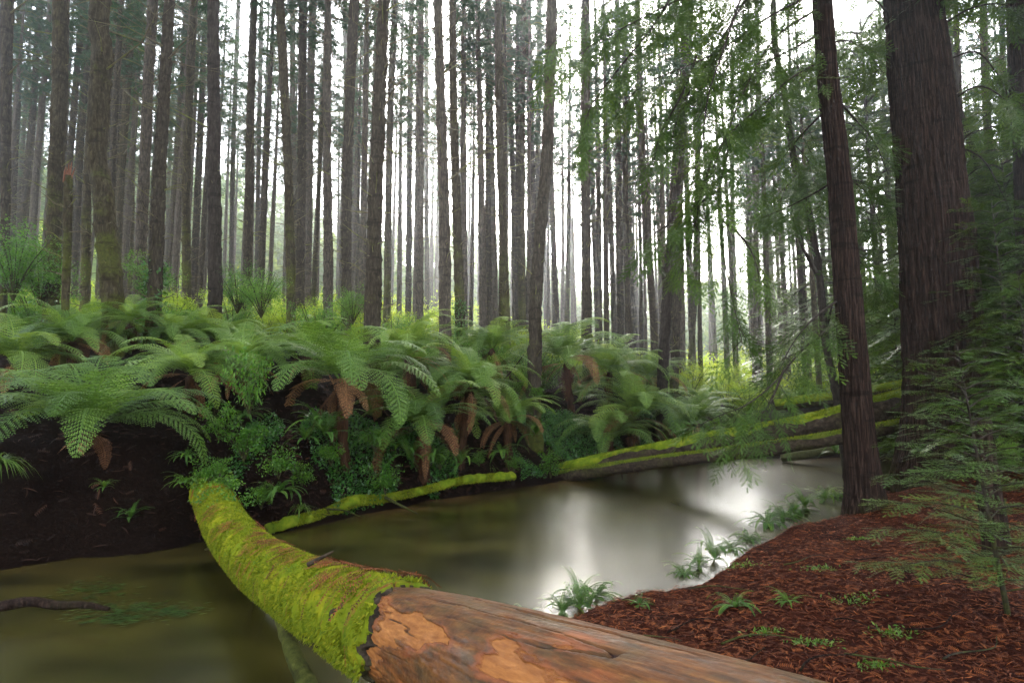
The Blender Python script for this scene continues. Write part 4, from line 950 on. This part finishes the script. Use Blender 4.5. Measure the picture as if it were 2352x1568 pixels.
sepn = km.n('ShaderNodeSeparateXYZ'); km.l(km.n('ShaderNodeNewGeometry').outputs['Normal'], sepn.inputs[0])
hh = km.math('ADD', km.math('MULTIPLY', n2, .5), km.math('ADD', km.math('MULTIPLY', n3, .3), km.math('MULTIPLY', nb_, .5)))
M['log_moss'] = km.bsdf(col, .95, .05, km.bump(hh, 1.0, .035))
ne = int((s_edge + .6) / dd_[-1] * n); mb = MB(); addtube(mb, PL[:ne], RL[:ne], 180, (0, 0, 1), moss_off); part('moss', mb, M['log_moss'], nearlog)
mb = MB(); addtube(mb, PL[:ne], RL[:ne], 180, (0, 0, 1), bark_off); part('bark', mb, M['log_bark'], nearlog)
mb = MB(); rngm = np.random.default_rng(9)
tufts(mb, rngm, PL[:ne], RL[:ne], 150000, .027, -2.3, 2.3, .037, lambda th, s: (cover(th, s) > .6) * (.12 + .75 * (band(th, s) > -.3)) * (1 - .9 * (s > s_edge - 1.5) * (fbm(np.stack([s * 4, th * 2, s * 0], -1), 3) > .12)) * (s > 1.2) * (s < s_edge + .1))
o = part('moss_tufts', mb, M['moss_tuft'], nearlog, smooth=False); o['kind'] = 'stuff'
mb = MB(); rngn = np.random.default_rng(19); n_ = 1500; sI = rngn.uniform(1.5, s_edge + .1, n_); thI = np.clip(rngn.normal(0, .75, n_), -1.6, 1.6); thI = thI + 0
cl = fbm(np.stack([sI * 2.2, thI * 1.5, sI * 0], -1) + 2, 2) > -.05; sI, thI = sI[cl], thI[cl]; n_ = len(sI); dL = np.linspace(0, dd_[-1], n); TL, AL, BL = frames(PL, (0, 0, 1))
II = lambda Q: np.stack([np.interp(sI, dL, Q[:, c]) for c in range(3)], -1)
pL, aL, bL, tL = II(PL), II(AL), II(BL), II(TL); nL = aL * np.cos(thI)[:, None] + bL * np.sin(thI)[:, None]; ring = -aL * np.sin(thI)[:, None] + bL * np.cos(thI)[:, None]
tv, tf = twig(rngn, 1.0, 8, .16, .04)
scatter(mb, tv, tf, pL + nL * (np.interp(sI, dL, RL) + .075)[:, None] - ring * .04, basis(ring + tL * rngn.normal(0, .35, (n_, 1)), nL + rngn.normal(0, .2, (n_, 3))), rngn.uniform(.04, .16, n_), rngn.uniform(.3, 1, n_))
tag(part('needle_litter', mb, M['litter'], None, smooth=False), 'rust red needles lying in the moss of the near log', 'leaf litter', kind='stuff')
mb = MB(); rngk = np.random.default_rng(23)
for i in range(46):
    k_i = int(rngk.uniform(0, 120)); leafcloud(mb, rngk, PL[k_i] + np.array([rngk.normal(0, .2), rngk.normal(0, .1), .24 + rngk.normal(0, .08)]), np.array([.13, .13, .08]) * rngk.uniform(.6, 1.6), 60, .045, .6, rngk.uniform(.2, 1), .1)
part('creeper', mb, M['shrub'], nearlog, smooth=False)
# bark rim at the moss edge
# hanging bark strips, stub
for (x, y, d, dx, L_, r_) in ((568, 1320, 7.0, .12, .55, .025), (592, 1345, 6.7, .1, .4, .02), (517, 1250, 8.0, -.06, .3, .015), (690, 1440, 5.1, .02, .16, .03)):
    p0 = at(x, y - 14, d); mb = MB(); addtube(mb, smooth_path([p0, p0 + np.array([dx * .5, 0, -L_ * .5]), p0 + np.array([dx, .02, -L_])], 9), np.linspace(r_, r_ * .3, 9), 7, (1, 0, 0), lambda th, s, V: .01 * fbm(V * 30, 2)); part('branch_stub', mb, M['log_bark'], nearlog)
mb = MB(); p0 = at(735, 1282, 4.8); p1 = at(765, 1266, 4.75); addtube(mb, smooth_path([p0 - np.array([.1, 0, .05]), p0, p1], 8), [.02, .02, .018, .016, .014, .012, .01, .006], 8); part('branch_stub', mb, M['log_bark'], nearlog)
mb = MB(); PP = smooth_path([at(610, 1350, 6.2), at(640, 1410, 5.9), at(665, 1480, 5.4), at(700, 1560, 4.9), at(730, 1640, 4.5)], 40); addtube(mb, PP, np.linspace(.045, .085, 40), 16, (1, 0, 0), lambda th, s, V: .015 * fbm(V * 9, 3))
tag(part('dead_branch', mb, M['bark_mossy'], None), 'mossy dead branch slanting from the near log down into the water', 'branch')

def fallen(label, pts, moss=.03, hi=1.5, mat='log_bark', mossmat='moss', tuft=0, seed=0, sides=40, n=160, name='fallen_log'):
    """pts: (px, py, D, radius)"""
    Pq = np.array([at(x, y, d) for x, y, d, r in pts]); Rq = np.array([r for *_, r in pts]); dq = np.concatenate([[0], np.cumsum(np.linalg.norm(np.diff(Pq, axis=0), axis=1))])
    P_ = smooth_path(Pq, n); R_ = np.interp(np.linspace(0, dq[-1], n), dq, Rq); o0 = P_[0].copy(); o0[2] -= 0; P_ = P_ - o0
    t = thing(name, label, 'fallen log', tuple(o0)); mb = MB(); r_ = float(R_.mean())
    addtube(mb, P_, R_, sides, (0, 0, 1), lambda th, s, V: r_ * .13 * fbm(np.stack([np.cos(th) * 2, np.sin(th) * 2, s * 2], -1) + seed, 4)); part('trunk', mb, M[mat], t)
    if moss:
        mb = MB(); addtube(mb, P_, R_, sides, (0, 0, 1), lambda th, s, V: moss * 1.1 * (sstep(np.cos(th) + .9 * fbm(V * 1.3 + seed, 4), math.cos(hi) - .25, math.cos(hi) + .3)) * (.6 + 1.6 * fbm(V * 3.5 + seed, 3) + .5 * fbm(V * 14 + seed, 2)) + r_ * .1 * fbm(np.stack([np.cos(th) * 2, np.sin(th) * 2, s * 2], -1) + seed, 4) - .022 * (1 - sstep(np.cos(th) + .9 * fbm(V * 1.3 + seed, 4), math.cos(hi) - .3, math.cos(hi) + .2)))
        m_ = part('moss', mb, M[mossmat], t)
    if tuft:
        mb = MB(); tufts(mb, np.random.default_rng(seed + 5), P_, R_, tuft, .035, -hi, hi, moss * .6); o = part('moss_tufts', mb, M['moss_tuft'], t, smooth=False); o['kind'] = 'stuff'
    return t
upper = fallen('thick mossy log slanting across the creek up to the redwoods, upper of the two', [(1215, 1100, 18.0, .24), (1290, 1086, 17.0, .25), (1400, 1062, 16.4, .25), (1500, 1043, 15.7, .25), (1700, 1007, 14.6, .26), (1850, 982, 13.8, .27), (1937, 962, 13.4, .28), (2082, 925, 12.9, .30), (2260, 872, 12.8, .34), (2400, 842, 12.8, .34)], .05, .85, tuft=22000, seed=1, n=240)
fallen('thinner brown log just below the thick mossy log over the creek', [(1230, 1105, 17.6, .16), (1330, 1088, 16.2, .16), (1493, 1064, 15.0, .16), (1743, 1033, 13.3, .16), (1937, 1003, 12.3, .14), (2082, 976, 12.4, .14), (2270, 944, 12.4, .13), (2400, 915, 12.4, .13)], .02, .9, mossmat='moss_dark', tuft=9000, seed=2)
fallen('mossy log farthest behind, above the thick one, between crooked tree and giant redwood', [(1780, 932, 18.0, .16), (1860, 922, 17.6, .16), (1937, 915, 17.2, .17), (2000, 903, 16.8, .17), (2110, 883, 16.2, .18)], .05, 1.5, tuft=7000, seed=3)
fallen('dark log with pale worn top right of the giant redwood', [(2200, 880, 12.0, .26), (2257, 864, 11.6, .27), (2352, 838, 11.2, .28), (2440, 815, 11, .28)], 0, seed=4, mat='log_bark')
fallen('thin low log covered in bright moss along the far waterline', [(612, 1218, 10.3, .05), (680, 1198, 10.7, .06), (760, 1176, 11.5, .075), (800, 1158, 11.8, .10), (870, 1149, 12.4, .065), (960, 1131, 13.0, .055), (1060, 1106, 13.9, .06), (1130, 1099, 14.4, .08), (1178, 1096, 14.8, .07)], .06, 2.0, tuft=22000, seed=5)
wl = fallen('dark waterlogged branch lying in the water at the lower left', [(-60, 1405, 6.4, .06), (20, 1388, 6.4, .055), (70, 1381, 6.4, .05), (130, 1389, 6.4, .045), (190, 1388, 6.35, .035), (250, 1398, 6.3, .02)], 0, seed=6, name='sunken_branch', mat='redwood')
wl['category'] = 'branch'
# twigs under the thick log
for (x, d, l) in ((1365, 16.2, .25), (1398, 15.9, .18), (1426, 15.6, .35), (1462, 15.4, .3)):
    p0 = at(x, 1078 - (x - 1365) * .12, d) - np.array(upper.location); mb = MB(); addtube(mb, [p0, p0 + np.array([.02, 0, -l * .5]), p0 + np.array([.04, 0, -l])], [.025, .02, .012], 6, (1, 0, 0)); part('branch_stub', mb, M['log_bark'], upper)
# bank driftwood
fallen('reddish split driftwood plank at the far water edge beyond the logs', [(1795, 1052, 20.5, .12), (1850, 1044, 20, .16), (1935, 1030, 19.5, .12)], 0, seed=7, name='driftwood', mat='bark_pale', n=40)['category'] = 'driftwood'
fallen('second reddish driftwood piece leaning behind the first', [(1850, 1030, 21, .10), (1900, 1018, 20.6, .12), (1950, 1010, 20.2, .1)], 0, seed=8, name='driftwood', mat='redwood', n=40)['category'] = 'driftwood'
def stick(label, pts, r0, mat='bark_dark'):
    P_ = smooth_path([at(*p) for p in pts], 16); mb = MB(); addtube(mb, P_, np.linspace(r0, r0 * .4, 16), 7, (.1, .2, 1)); tag(part('stick', mb, M[mat], None), label, 'stick')
stick('dark forked stick poking from the moss log into the water', [(885, 1142, 12.4), (920, 1160, 12.1), (960, 1180, 11.6)], .035)
stick('thin curved dark stick beside the mossy waterline log', [(740, 1168, 11.4), (790, 1172, 11.2), (828, 1186, 10.9)], .02)
stick('red brown stick leaning on the bank beside the bare leaning trunk', [(1150, 880, 16.6), (1180, 845, 16.6), (1203, 815, 16.7)], .03, 'redwood')

# ------------------------------------------------------------------ sword ferns and shrubs
def sword_crown(seed, nf=13):
    rng = np.random.default_rng(seed); mb = MB()
    for i in range(nf):
        v, f = frond(rng, rng.uniform(.6, 1.2), .19, rng.uniform(20, 75), rng.uniform(70, 130), 34, simple=True, twist=rng.uniform(-.2, .2), t0=.1)
        mb.add(rotz(v, i * 2.399 + rng.uniform(-.3, .3)), f, np.clip(rng.normal(.55, .25), 0, 1))
    return mb
SW = [sword_crown(200 + i, 20 + i * 3) for i in range(4)]; SWM = []
for b_ in SW: m_ = b_.mesh('fronds'); m_.materials.append(M['sword']); SWM.append(m_)
srg = random.Random(9)
def sword(px, py, span, label, D=None, k=None, group=None, flat=1.0):
    if D is None: p = hit(px, py)
    else: p = at(px, py, D)
    s = span / 2 / F * p[1] * 1.2
    t = thing('sword_fern', label, 'fern', tuple(p), srg.uniform(0, 6.28), group)
    o = link('fronds', SWM[srg.randrange(4) if k is None else k], None, t); o.scale = (s, s, s * flat)
GN = 'small ferns along the near bank'
for a in [(1330, 1385, 170, 'leafy fern clump at the water edge nearest the bare log'), (1205, 1425, 110, 'yellow green fern just behind the bare log end of moss'),
          (1640, 1285, 150, 'bright sword fern drooping over the water, middle of the near bank edge'), (1765, 1205, 130, 'sword fern between the bright one and the slim redwood'),
          (1850, 1165, 120, 'light green fern at the left foot of the slim redwood'), (1895, 1150, 100, 'yellow fern touching the base of the slim redwood'),
          (1690, 1395, 130, 'sparse fern growing in the red litter nearest the water'), (1810, 1385, 90, 'bluish leafy seedling patch in the red litter'),
          (1720, 1240, 90, 'small fern right of the bright sword fern'), (1470, 1390, 80, 'tiny fern in the litter beside the leafy clump'), (1370, 1370, 130, 'dark fern just right of the leafy clump at the water edge'), (1290, 1405, 110, 'fern half hidden left of the leafy clump'), (1570, 1320, 90, 'low fern left of the bright sword fern'), (1605, 1305, 110, 'drooping fern touching the left side of the bright sword fern'), (1680, 1262, 110, 'fern on the bank lip right behind the bright sword fern'), (1800, 1190, 110, 'fern on the bank lip two left of the slim redwood'), (1825, 1178, 100, 'yellow green fern left of the light green one at the redwood foot'), (1920, 1142, 80, 'little fern against the bark of the slim redwood')]:
    sword(*a, group=GN)
GB = 'hanging ferns on the dark far bank'
for a in [(745, 1000, 200, 'brown hearted sword fern below the tall central tree fern', 11.4), (700, 1010, 120, 'sword fern left of the brown hearted one', 11.0), (300, 1190, 90, 'dim fern hanging in the black hollow near the water', 9.4),
          (425, 1110, 90, 'fern drooping left of the mossy log end', 9.6), (640, 1130, 120, 'fern arching right of the mossy log end', 10.2), (1060, 1065, 110, 'sword fern above the waterline log, right part', 13.9),
          (940, 1050, 140, 'shaded sword fern above the middle of the waterline log', 12.9), (1000, 1045, 110, 'sword fern between two shaded ones above the waterline log', 13.4), (1150, 1040, 110, 'shaded fern left of the thick log end', 15.0),
          (1230, 1000, 130, 'small fern left above the thick log end', 16.0), (240, 1120, 60, 'single frond hanging in the black hollow', 9.2), (430, 1050, 80, 'small fern between the left hollow and mossy log', 10.0),
          (860, 1010, 120, 'dark fern under the spreading tree fern', 12.6), (560, 960, 110, 'fern at the foot of the yellow leaved sapling', 11.2), (1920, 1040, 90, 'yellow fern frond by the driftwood', 18)]:
    sword(*a[:4], D=a[4], group=GB)

def shrub_mesh(seed, n_st=9, H=1.0, lsz=.085, nper=70):
    rng = np.random.default_rng(seed); st = MB(); lf = MB()
    for i in range(n_st):
        a = i * 2.4 + rng.uniform(-.4, .4); tip = np.array([math.cos(a) * rng.uniform(.2, .6), math.sin(a) * rng.uniform(.2, .6), rng.uniform(.55, 1.0)]) * H
        P_ = smooth_path([(0, 0, 0), tip * np.array([.4, .4, .55]), tip], 8); addtube(st, P_, np.linspace(.012, .003, 8) * H, 4, (1, 0, 0), cap=False)
        for j in range(4):
            c_ = P_[3 + j] + rng.normal(0, .09 * H, 3); leafcloud(lf, rng, c_, np.array([.17, .17, .10]) * H * rng.uniform(.7, 1.2), nper // 4, lsz, tint=rng.uniform(.2, .8), shell=.1)
    return st.mesh('stem'), lf.mesh('foliage', False)
SH = []
for i in range(4):
    a_, b_ = shrub_mesh(300 + i, 9 + i, 1.0, .07, 110); a_.materials.append(M['bark_dark']); b_.materials.append(M['shrub']); SH.append((a_, b_))
SHF = []
for i in range(3):
    a_, b_ = shrub_mesh(330 + i, 14, 1.0, .028, 420); a_.materials.append(M['bark_dark']); b_.materials.append(M['shrub']); SHF.append((a_, b_))
def shrub(px, py, size, label, D=None, mat='shrub', group=None, name='shrub', sc=(1, 1, 1)):
    p = hit(px, py) if D is None else at(px, py, D)
    t = thing(name, label, 'shrub', tuple(p), srg.uniform(0, 6.28), group); k = srg.randrange(3); s = size; S_ = SHF if size > 1.1 and name == 'shrub' else SH
    a_ = link('stem', S_[k][0], None, t); b_ = link('foliage', S_[k][1], None, t)
    b_.material_slots[0].link = 'OBJECT'; b_.material_slots[0].material = M[mat]
    for q_ in (a_, b_): q_.scale = (s * sc[0], s * sc[1], s * sc[2])
for a in [(885, 1135, .75, 'bright green leafy shrub standing on the mossy waterline log', 12.2), (860, 1040, .6, 'dark leafy shrub under the spreading tree fern', 12.5), (640, 1100, .7, 'glossy low shrub right of the mossy log end', 10.5),
          (560, 1060, .8, 'tangled leafy bush above the mossy log end', 10.6), (480, 1110, .5, 'leafy creeper clump on the far end of the near mossy log', 9.7), (600, 1170, .5, 'small leafy shrub left of the waterline log', 10.2),
          (690, 1120, .6, 'leafy bush behind the waterline log, left part', 11.2), (1010, 1080, .6, 'dark bush above the waterline log, right of middle', 13.7), (1100, 1070, .45, 'small bush behind the right tip of the waterline log', 14.8),
          (1180, 1085, .5, 'small grassy shrub where the thick log meets the bank', 15.4), (500, 1010, .7, 'brown tinged bush between large left fern and sapling', 10.6), (1230, 920, .5, 'mossy shrub at the foot of the bare leaning trunk', 16.9),
          (760, 1070, .5, 'low dark bush under the brown hearted sword fern', 11.6), (1330, 1400, .3, 'round leaved seedling in the clump by the bare log', None), (470, 1150, .3, 'small leafy plant at the left side of the mossy log end', 9.5), (505, 1095, .35, 'low fern like plant on top of the mossy log end', 9.7), (530, 1135, .3, 'low leafy plant at the right side of the mossy log end', 9.5), (1265, 1098, .8, 'reddish twiggy bush covering the end of the thick mossy log', 15.9), (1280, 1040, .4, 'green bush behind the end of the thick mossy log', 17.5), (1180, 1100, .4, 'low plant at the bank tip beside the thick log', 15.9)]:
    shrub(a[0], a[1], a[2], a[3], D=a[4], group='leafy shrubs on the creek banks')
# bright sapling
shrub(572, 960, 1.35, 'slender sapling with bright yellow green leaves on the far bank', D=10.9, name='leafy_sapling', sc=(.6, .6, 1))
# brush among mid trunks
rg2 = random.Random(31)
for i in range(200):
    D = rg2.uniform(17, 42); px = rg2.uniform(-40, 2000); x = (px - 1176) / F * D
    if D < yF(x) + 3: continue
    t = thing('shrub', 'feathery yellow green bush between the trunks on the far slope', 'shrub', (x, D, gz(x, D) - .1), rg2.uniform(0, 6.28), 'feathery bushes between the trunks')
    k = rg2.randrange(3); s = rg2.uniform(1.0, 2.2)
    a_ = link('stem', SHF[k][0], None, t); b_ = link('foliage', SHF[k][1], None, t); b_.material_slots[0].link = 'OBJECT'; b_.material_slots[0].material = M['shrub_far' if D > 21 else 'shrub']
    for q_ in (a_, b_): q_.scale = (s, s, s)
# far undergrowth and hillside forest masses
rng = np.random.default_rng(44); mb = MB()
for i in range(600):
    D = rng.uniform(30, 80); px = rng.uniform(-300, 2500); x = (px - 1176) / F * D; r_ = rng.uniform(.8, 2.2) * (D / 50)
    leafcloud(mb, rng, (x, D, gz(x, D) + r_ * .5), np.array([1.2, 1.2, .9]) * r_, 170, .28 * D / 50, .45, rng.uniform(.1, .9), .2)
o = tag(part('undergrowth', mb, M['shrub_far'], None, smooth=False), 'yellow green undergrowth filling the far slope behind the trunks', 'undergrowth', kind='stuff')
mb = MB()
for i in range(560):
    D = rng.uniform(78, 165); px = rng.uniform(-400, 2700); x = (px - 1176) / F * D; r_ = rng.uniform(2.2, 4.5)
    for j in range(3): leafcloud(mb, rng, (x, D, gz(x, D) + r_ * (.6 + j * .9)), np.array([1.1, 1.1, 1.0]) * r_ * (1 - j * .28), 90, 1.0, .5, rng.uniform(.1, .9), .3)
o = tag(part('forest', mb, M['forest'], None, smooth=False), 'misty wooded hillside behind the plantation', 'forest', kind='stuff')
# left edge thicket
for i, (px, py, D, s, lb) in enumerate([(30, 690, 15, 2.2, 'feathery dark bush at the left edge behind the ferns'), (90, 700, 16, 2.0, 'feathery bush left of the broad creeper trunk'), (345, 700, 15.5, 1.5, 'bush right of the bent trunk foot'), (600, 730, 17, 1.6, 'fine leaved bush right of the straight dark trunk'), (545, 720, 18, 1.7, 'yellow bush under the creeper collared trunk'), (810, 745, 16, 1.2, 'fine leaved bush left of the broad rough trunk')]):
    shrub(px, py, s, lb, D=D, group='fine leaved bushes on the slope')

# grass tuft at the left edge
def grass_tuft(label, p, s, n=160, seed=0):
    rng = np.random.default_rng(seed); mb = MB()
    for i in range(n):
        a = rng.uniform(0, 6.283); L = rng.uniform(.6, 1.1) * s; t = np.linspace(0, 1, 6); out = rng.uniform(.3, 1.0) * L
        P_ = np.stack([np.cos(a) * out * t, np.sin(a) * out * t, L * (t * 1.1 - (.5 + out / L) * t ** 2)], -1); sd_ = np.array([-math.sin(a), math.cos(a), 0]) * .006 * (1 + s) ; w_ = (1 - t ** 2)[:, None]
        v = np.concatenate([P_ + sd_ * w_, P_ - sd_ * w_]); k = np.arange(5); mb.add(v, np.stack([k, k + 1, k + 7, k + 6], -1), rng.uniform(0, 1))
    o = part('grass_tuft', mb, M['grass'], None); o.location = tuple(p); tag(o, label, 'grass tuft')
grass_tuft('grass tuft hanging over the dark bank at the left edge', at(-10, 1075, 7.9), .55, 220, 1)
grass_tuft('green grass tuft beside the left end of the waterline log', at(690, 1175, 10.9), .45, 70, 2)
grass_tuft('small grass tuft near the tip of the thick mossy log', at(1125, 1080, 15.3), .4, 60, 3)

# bank edge hump at left carrying that tuft: soil overhang is the terrain itself; water weed
mb = MB(); rng = np.random.default_rng(6)
for (cx_, cy_, wx_, wy_, n_) in ((205, 1355, 85, 20, 130), (300, 1400, 130, 18, 220), (400, 1410, 60, 10, 60), (250, 1425, 110, 14, 120)):
    for i in range(n_):
        p = at(cx_ + rng.normal(0, wx_ * .5), cy_ + rng.normal(0, wy_ * .5), 6.5); D_ = CAMZ / ((CAMZ - p[2]) / 6.5); p = p * 0 + at(cx_ + rng.normal(0, wx_ * .5), cy_ + rng.normal(0, wy_ * .5), D_); p[2] = .012 + rng.uniform(0, .01)
        a = rng.normal(.25, .25); L = rng.uniform(.05, .16); d_ = np.array([math.cos(a), math.sin(a), 0]); s_ = np.array([-d_[1], d_[0], 0]) * L * .07
        mb.add([p, p + d_ * L * .5 + s_, p + d_ * L, p + d_ * L * .5 - s_], [[0, 1, 2, 3]], rng.uniform(0, 1))
tag(part('water_weed', mb, M['weed'], None), 'dark green weed trailing on the water at the lower left', 'water weed', kind='stuff')

# ------------------------------------------------------------------ litter and ground cover
def litter(n, area, mat, label, size, seed, keep, lift=.012, name='leaf_litter'):
    rng = np.random.default_rng(seed); x = rng.uniform(area[0], area[1], n); y = rng.uniform(area[2], area[3], n); k = keep(x, y, rng); x, y = x[k], y[k]; n = len(x)
    z = terrain(x, y); e = .05; gx = (terrain(x + e, y) - z) / e; gy = (terrain(x, y + e) - z) / e
    N = np.stack([-gx, -gy, np.ones(n)], -1); N /= np.linalg.norm(N, axis=1)[:, None]
    a = rng.uniform(0, 6.283, n); d_ = np.stack([np.cos(a), np.sin(a), rng.normal(0, .25, n)], -1); d_ -= N * np.sum(d_ * N, -1, keepdims=True) * .8
    mb = MB(); _q = np.random.default_rng(seed + 3); pr = []
    for c_ in (.03, .10, -.08):
        t = np.linspace(0, 1, 4); w_ = np.array([.02, .05, .045, .01])
        V = np.concatenate([np.stack([t, np.sin(t * 3) * c_ + w_, np.sin(t * 3) * .08], -1), np.stack([t, np.sin(t * 3) * c_ - w_, np.sin(t * 3) * .08], -1)]); kk = np.arange(3); pr.append((V, np.stack([kk, kk + 1, kk + 5, kk + 4], -1)))
    for _ in range(2): tv, tf = twig(_q, 1.0, 7, .26, .05); tv[:, 2] += .06 * np.sin(tv[:, 0] * 3); pr.append((tv, tf))
    wh = rng.integers(0, 5, n); pos = np.stack([x, y, z + rng.uniform(.002, lift, n)], -1); Bs = basis(d_, N + rng.normal(0, .35, (n, 3))); ss = rng.uniform(.4, 1.4, n) ** 1.5 * size; tn = np.clip(rng.beta(1.4, 2.0, n), 0, 1)
    for w_, (V, F_) in enumerate(pr): q_ = wh == w_; scatter(mb, V, F_, pos[q_], Bs[q_], ss[q_], tn[q_])
    return tag(part(name, mb, mat, None, smooth=False), label, 'leaf litter', kind='stuff')
litter(190000, (-1.5, 12, 1.5, 13), M['litter'], 'rust red redwood needles covering the near bank', .058, 1, lambda x, y, r: ((yN(x) - y) > .25) & (r.random(len(x)) < np.clip(6 / (y + 1), .3, 1)))
litter(80000, (-12, 10, 7, 28), M['duff'], 'dark brown dead fern litter on the far bank, colour lowered for shade', .14, 2, lambda x, y, r: ((y - yF(x)) > .1) & ((y - yF(x)) < 9) & ((x > -4.7) | (r.random(len(x)) < .2)), .05)
trng = np.random.default_rng(61)
TW = [(1480, 1470, 'thin twig in the red litter nearest the bare log'), (1600, 1440, 'thin curved twig lying left of the sparse litter fern'), (1760, 1480, 'forked looking dark twig in the middle of the red litter'), (1905, 1520, 'twig at the bottom edge of the red litter, middle'),
      (2060, 1530, 'long dark twig at the bottom right of the red litter'), (2150, 1440, 'dark twig below the redwood sapling'), (1850, 1290, 'short twig in the litter below the slim redwood'), (2010, 1290, 'twig between the slim redwood and the sapling'),
      (1650, 1360, 'small twig beside the near bank edge, middle'), (1960, 1440, 'twig under the left sprays of the sapling'), (2240, 1500, 'curved twig at the lower right corner of the litter'), (1700, 1530, 'pale twig next to the end of the bare log')]
for i, (px, py, lb) in enumerate(TW):
    c_ = hit(px, py); a = trng.uniform(-.6, .6); L = trng.uniform(.25, .7); pts = []
    for q_ in np.linspace(-.5, .5, 9):
        x, y = c_[0] + math.cos(a) * L * q_, c_[1] + math.sin(a) * L * q_ + .12 * L * math.sin(q_ * 5 + i); pts.append((x, y, gz(x, y) + .018 + .02 * math.cos(q_ * 3)))
    mb = MB(); addtube(mb, pts, np.linspace(.008, .003, 9), 6, (0, 0, 1)); tag(part('twig', mb, M[('bark_dark', 'redwood')[i % 2]], None), lb, 'twig', 'twigs lying on the red litter')
# moss scraps and green seedlings on the near bank
rng = np.random.default_rng(15); mb = MB()
for (px, py, r_) in ((1960, 1385, .25), (1700, 1300, .3), (1880, 1310, .2), (1550, 1320, .3), (1880, 1480, .2), (2050, 1460, .2), (1500, 1340, .3), (1760, 1455, .15), (2010, 1540, .15), (1970, 1240, .15), (1440, 1350, .2), (1290, 1410, .25)):
    c_ = hit(px, py); n_ = 160; q_ = rng.normal(0, r_ * .45, (n_, 2)); x = c_[0] + q_[:, 0]; y = c_[1] + q_[:, 1] * .5; z = terrain(x, y)
    v, f = leaf_quad(1, .35); scatter(mb, v, f, np.stack([x, y, z + .01], -1), basis(rng.normal(0, 1, (n_, 3)) + np.array([0, 0, .3]), np.array([0, 0, 1.]) + rng.normal(0, .5, (n_, 3))), rng.uniform(.015, .05, n_), rng.uniform(0, 1, n_))
tag(part('ground_moss', mb, M['grass'], None, smooth=False), 'scraps of moss and tiny seedlings in the red litter', 'moss', kind='stuff')
# creeping leaves on the far bank
rng = np.random.default_rng(16); n_ = 70000; x = rng.uniform(-6, 8, n_); y = yF(x) + rng.uniform(.1, 2.6, n_) ** 1.0
d_ = fbm(np.stack([x * .9, y * .9, x * 0], -1) + 20, 3); k = (d_ > -.06) & (x > -5.3); x, y = x[k], y[k]; n_ = len(x); z = terrain(x, y) + rng.uniform(.02, .22, n_)
mb = MB(); v, f = leaf_quad(1, .6); scatter(mb, v, f, np.stack([x, y, z], -1), basis(rng.normal(0, 1, (n_, 3)) + np.array([0, -.6, -.2]), np.array([0, -.5, 1.]) + rng.normal(0, .4, (n_, 3))), rng.uniform(.03, .09, n_), rng.uniform(0, 1, n_))
tag(part('ground_cover', mb, M['ivy'], None, smooth=False), 'small glossy leaves creeping over the dark far bank', 'ground cover', kind='stuff')

# ------------------------------------------------------------------ haze
k = NT('forest_air'); pv = k.n('ShaderNodeVolumePrincipled'); pv.inputs['Color'].default_value = (.93, .97, 1, 1); pv.inputs['Density'].default_value = .0015; pv.inputs['Anisotropy'].default_value = .85
k.l(pv.outputs[0], k.out.inputs['Volume'])
b = MB(); x0, x1, y0, y1, z0, z1 = -200, 200, -25, 250, -4, 75
b.add([(x0, y0, z0), (x1, y0, z0), (x1, y1, z0), (x0, y1, z0), (x0, y0, z1), (x1, y0, z1), (x1, y1, z1), (x0, y1, z1)], [[0, 3, 2, 1], [4, 5, 6, 7], [0, 1, 5, 4], [1, 2, 6, 5], [2, 3, 7, 6], [3, 0, 4, 7]])
tag(part('haze', b, k.m, None, smooth=False), 'thin pale mist in the forest air', 'haze', kind='stuff')
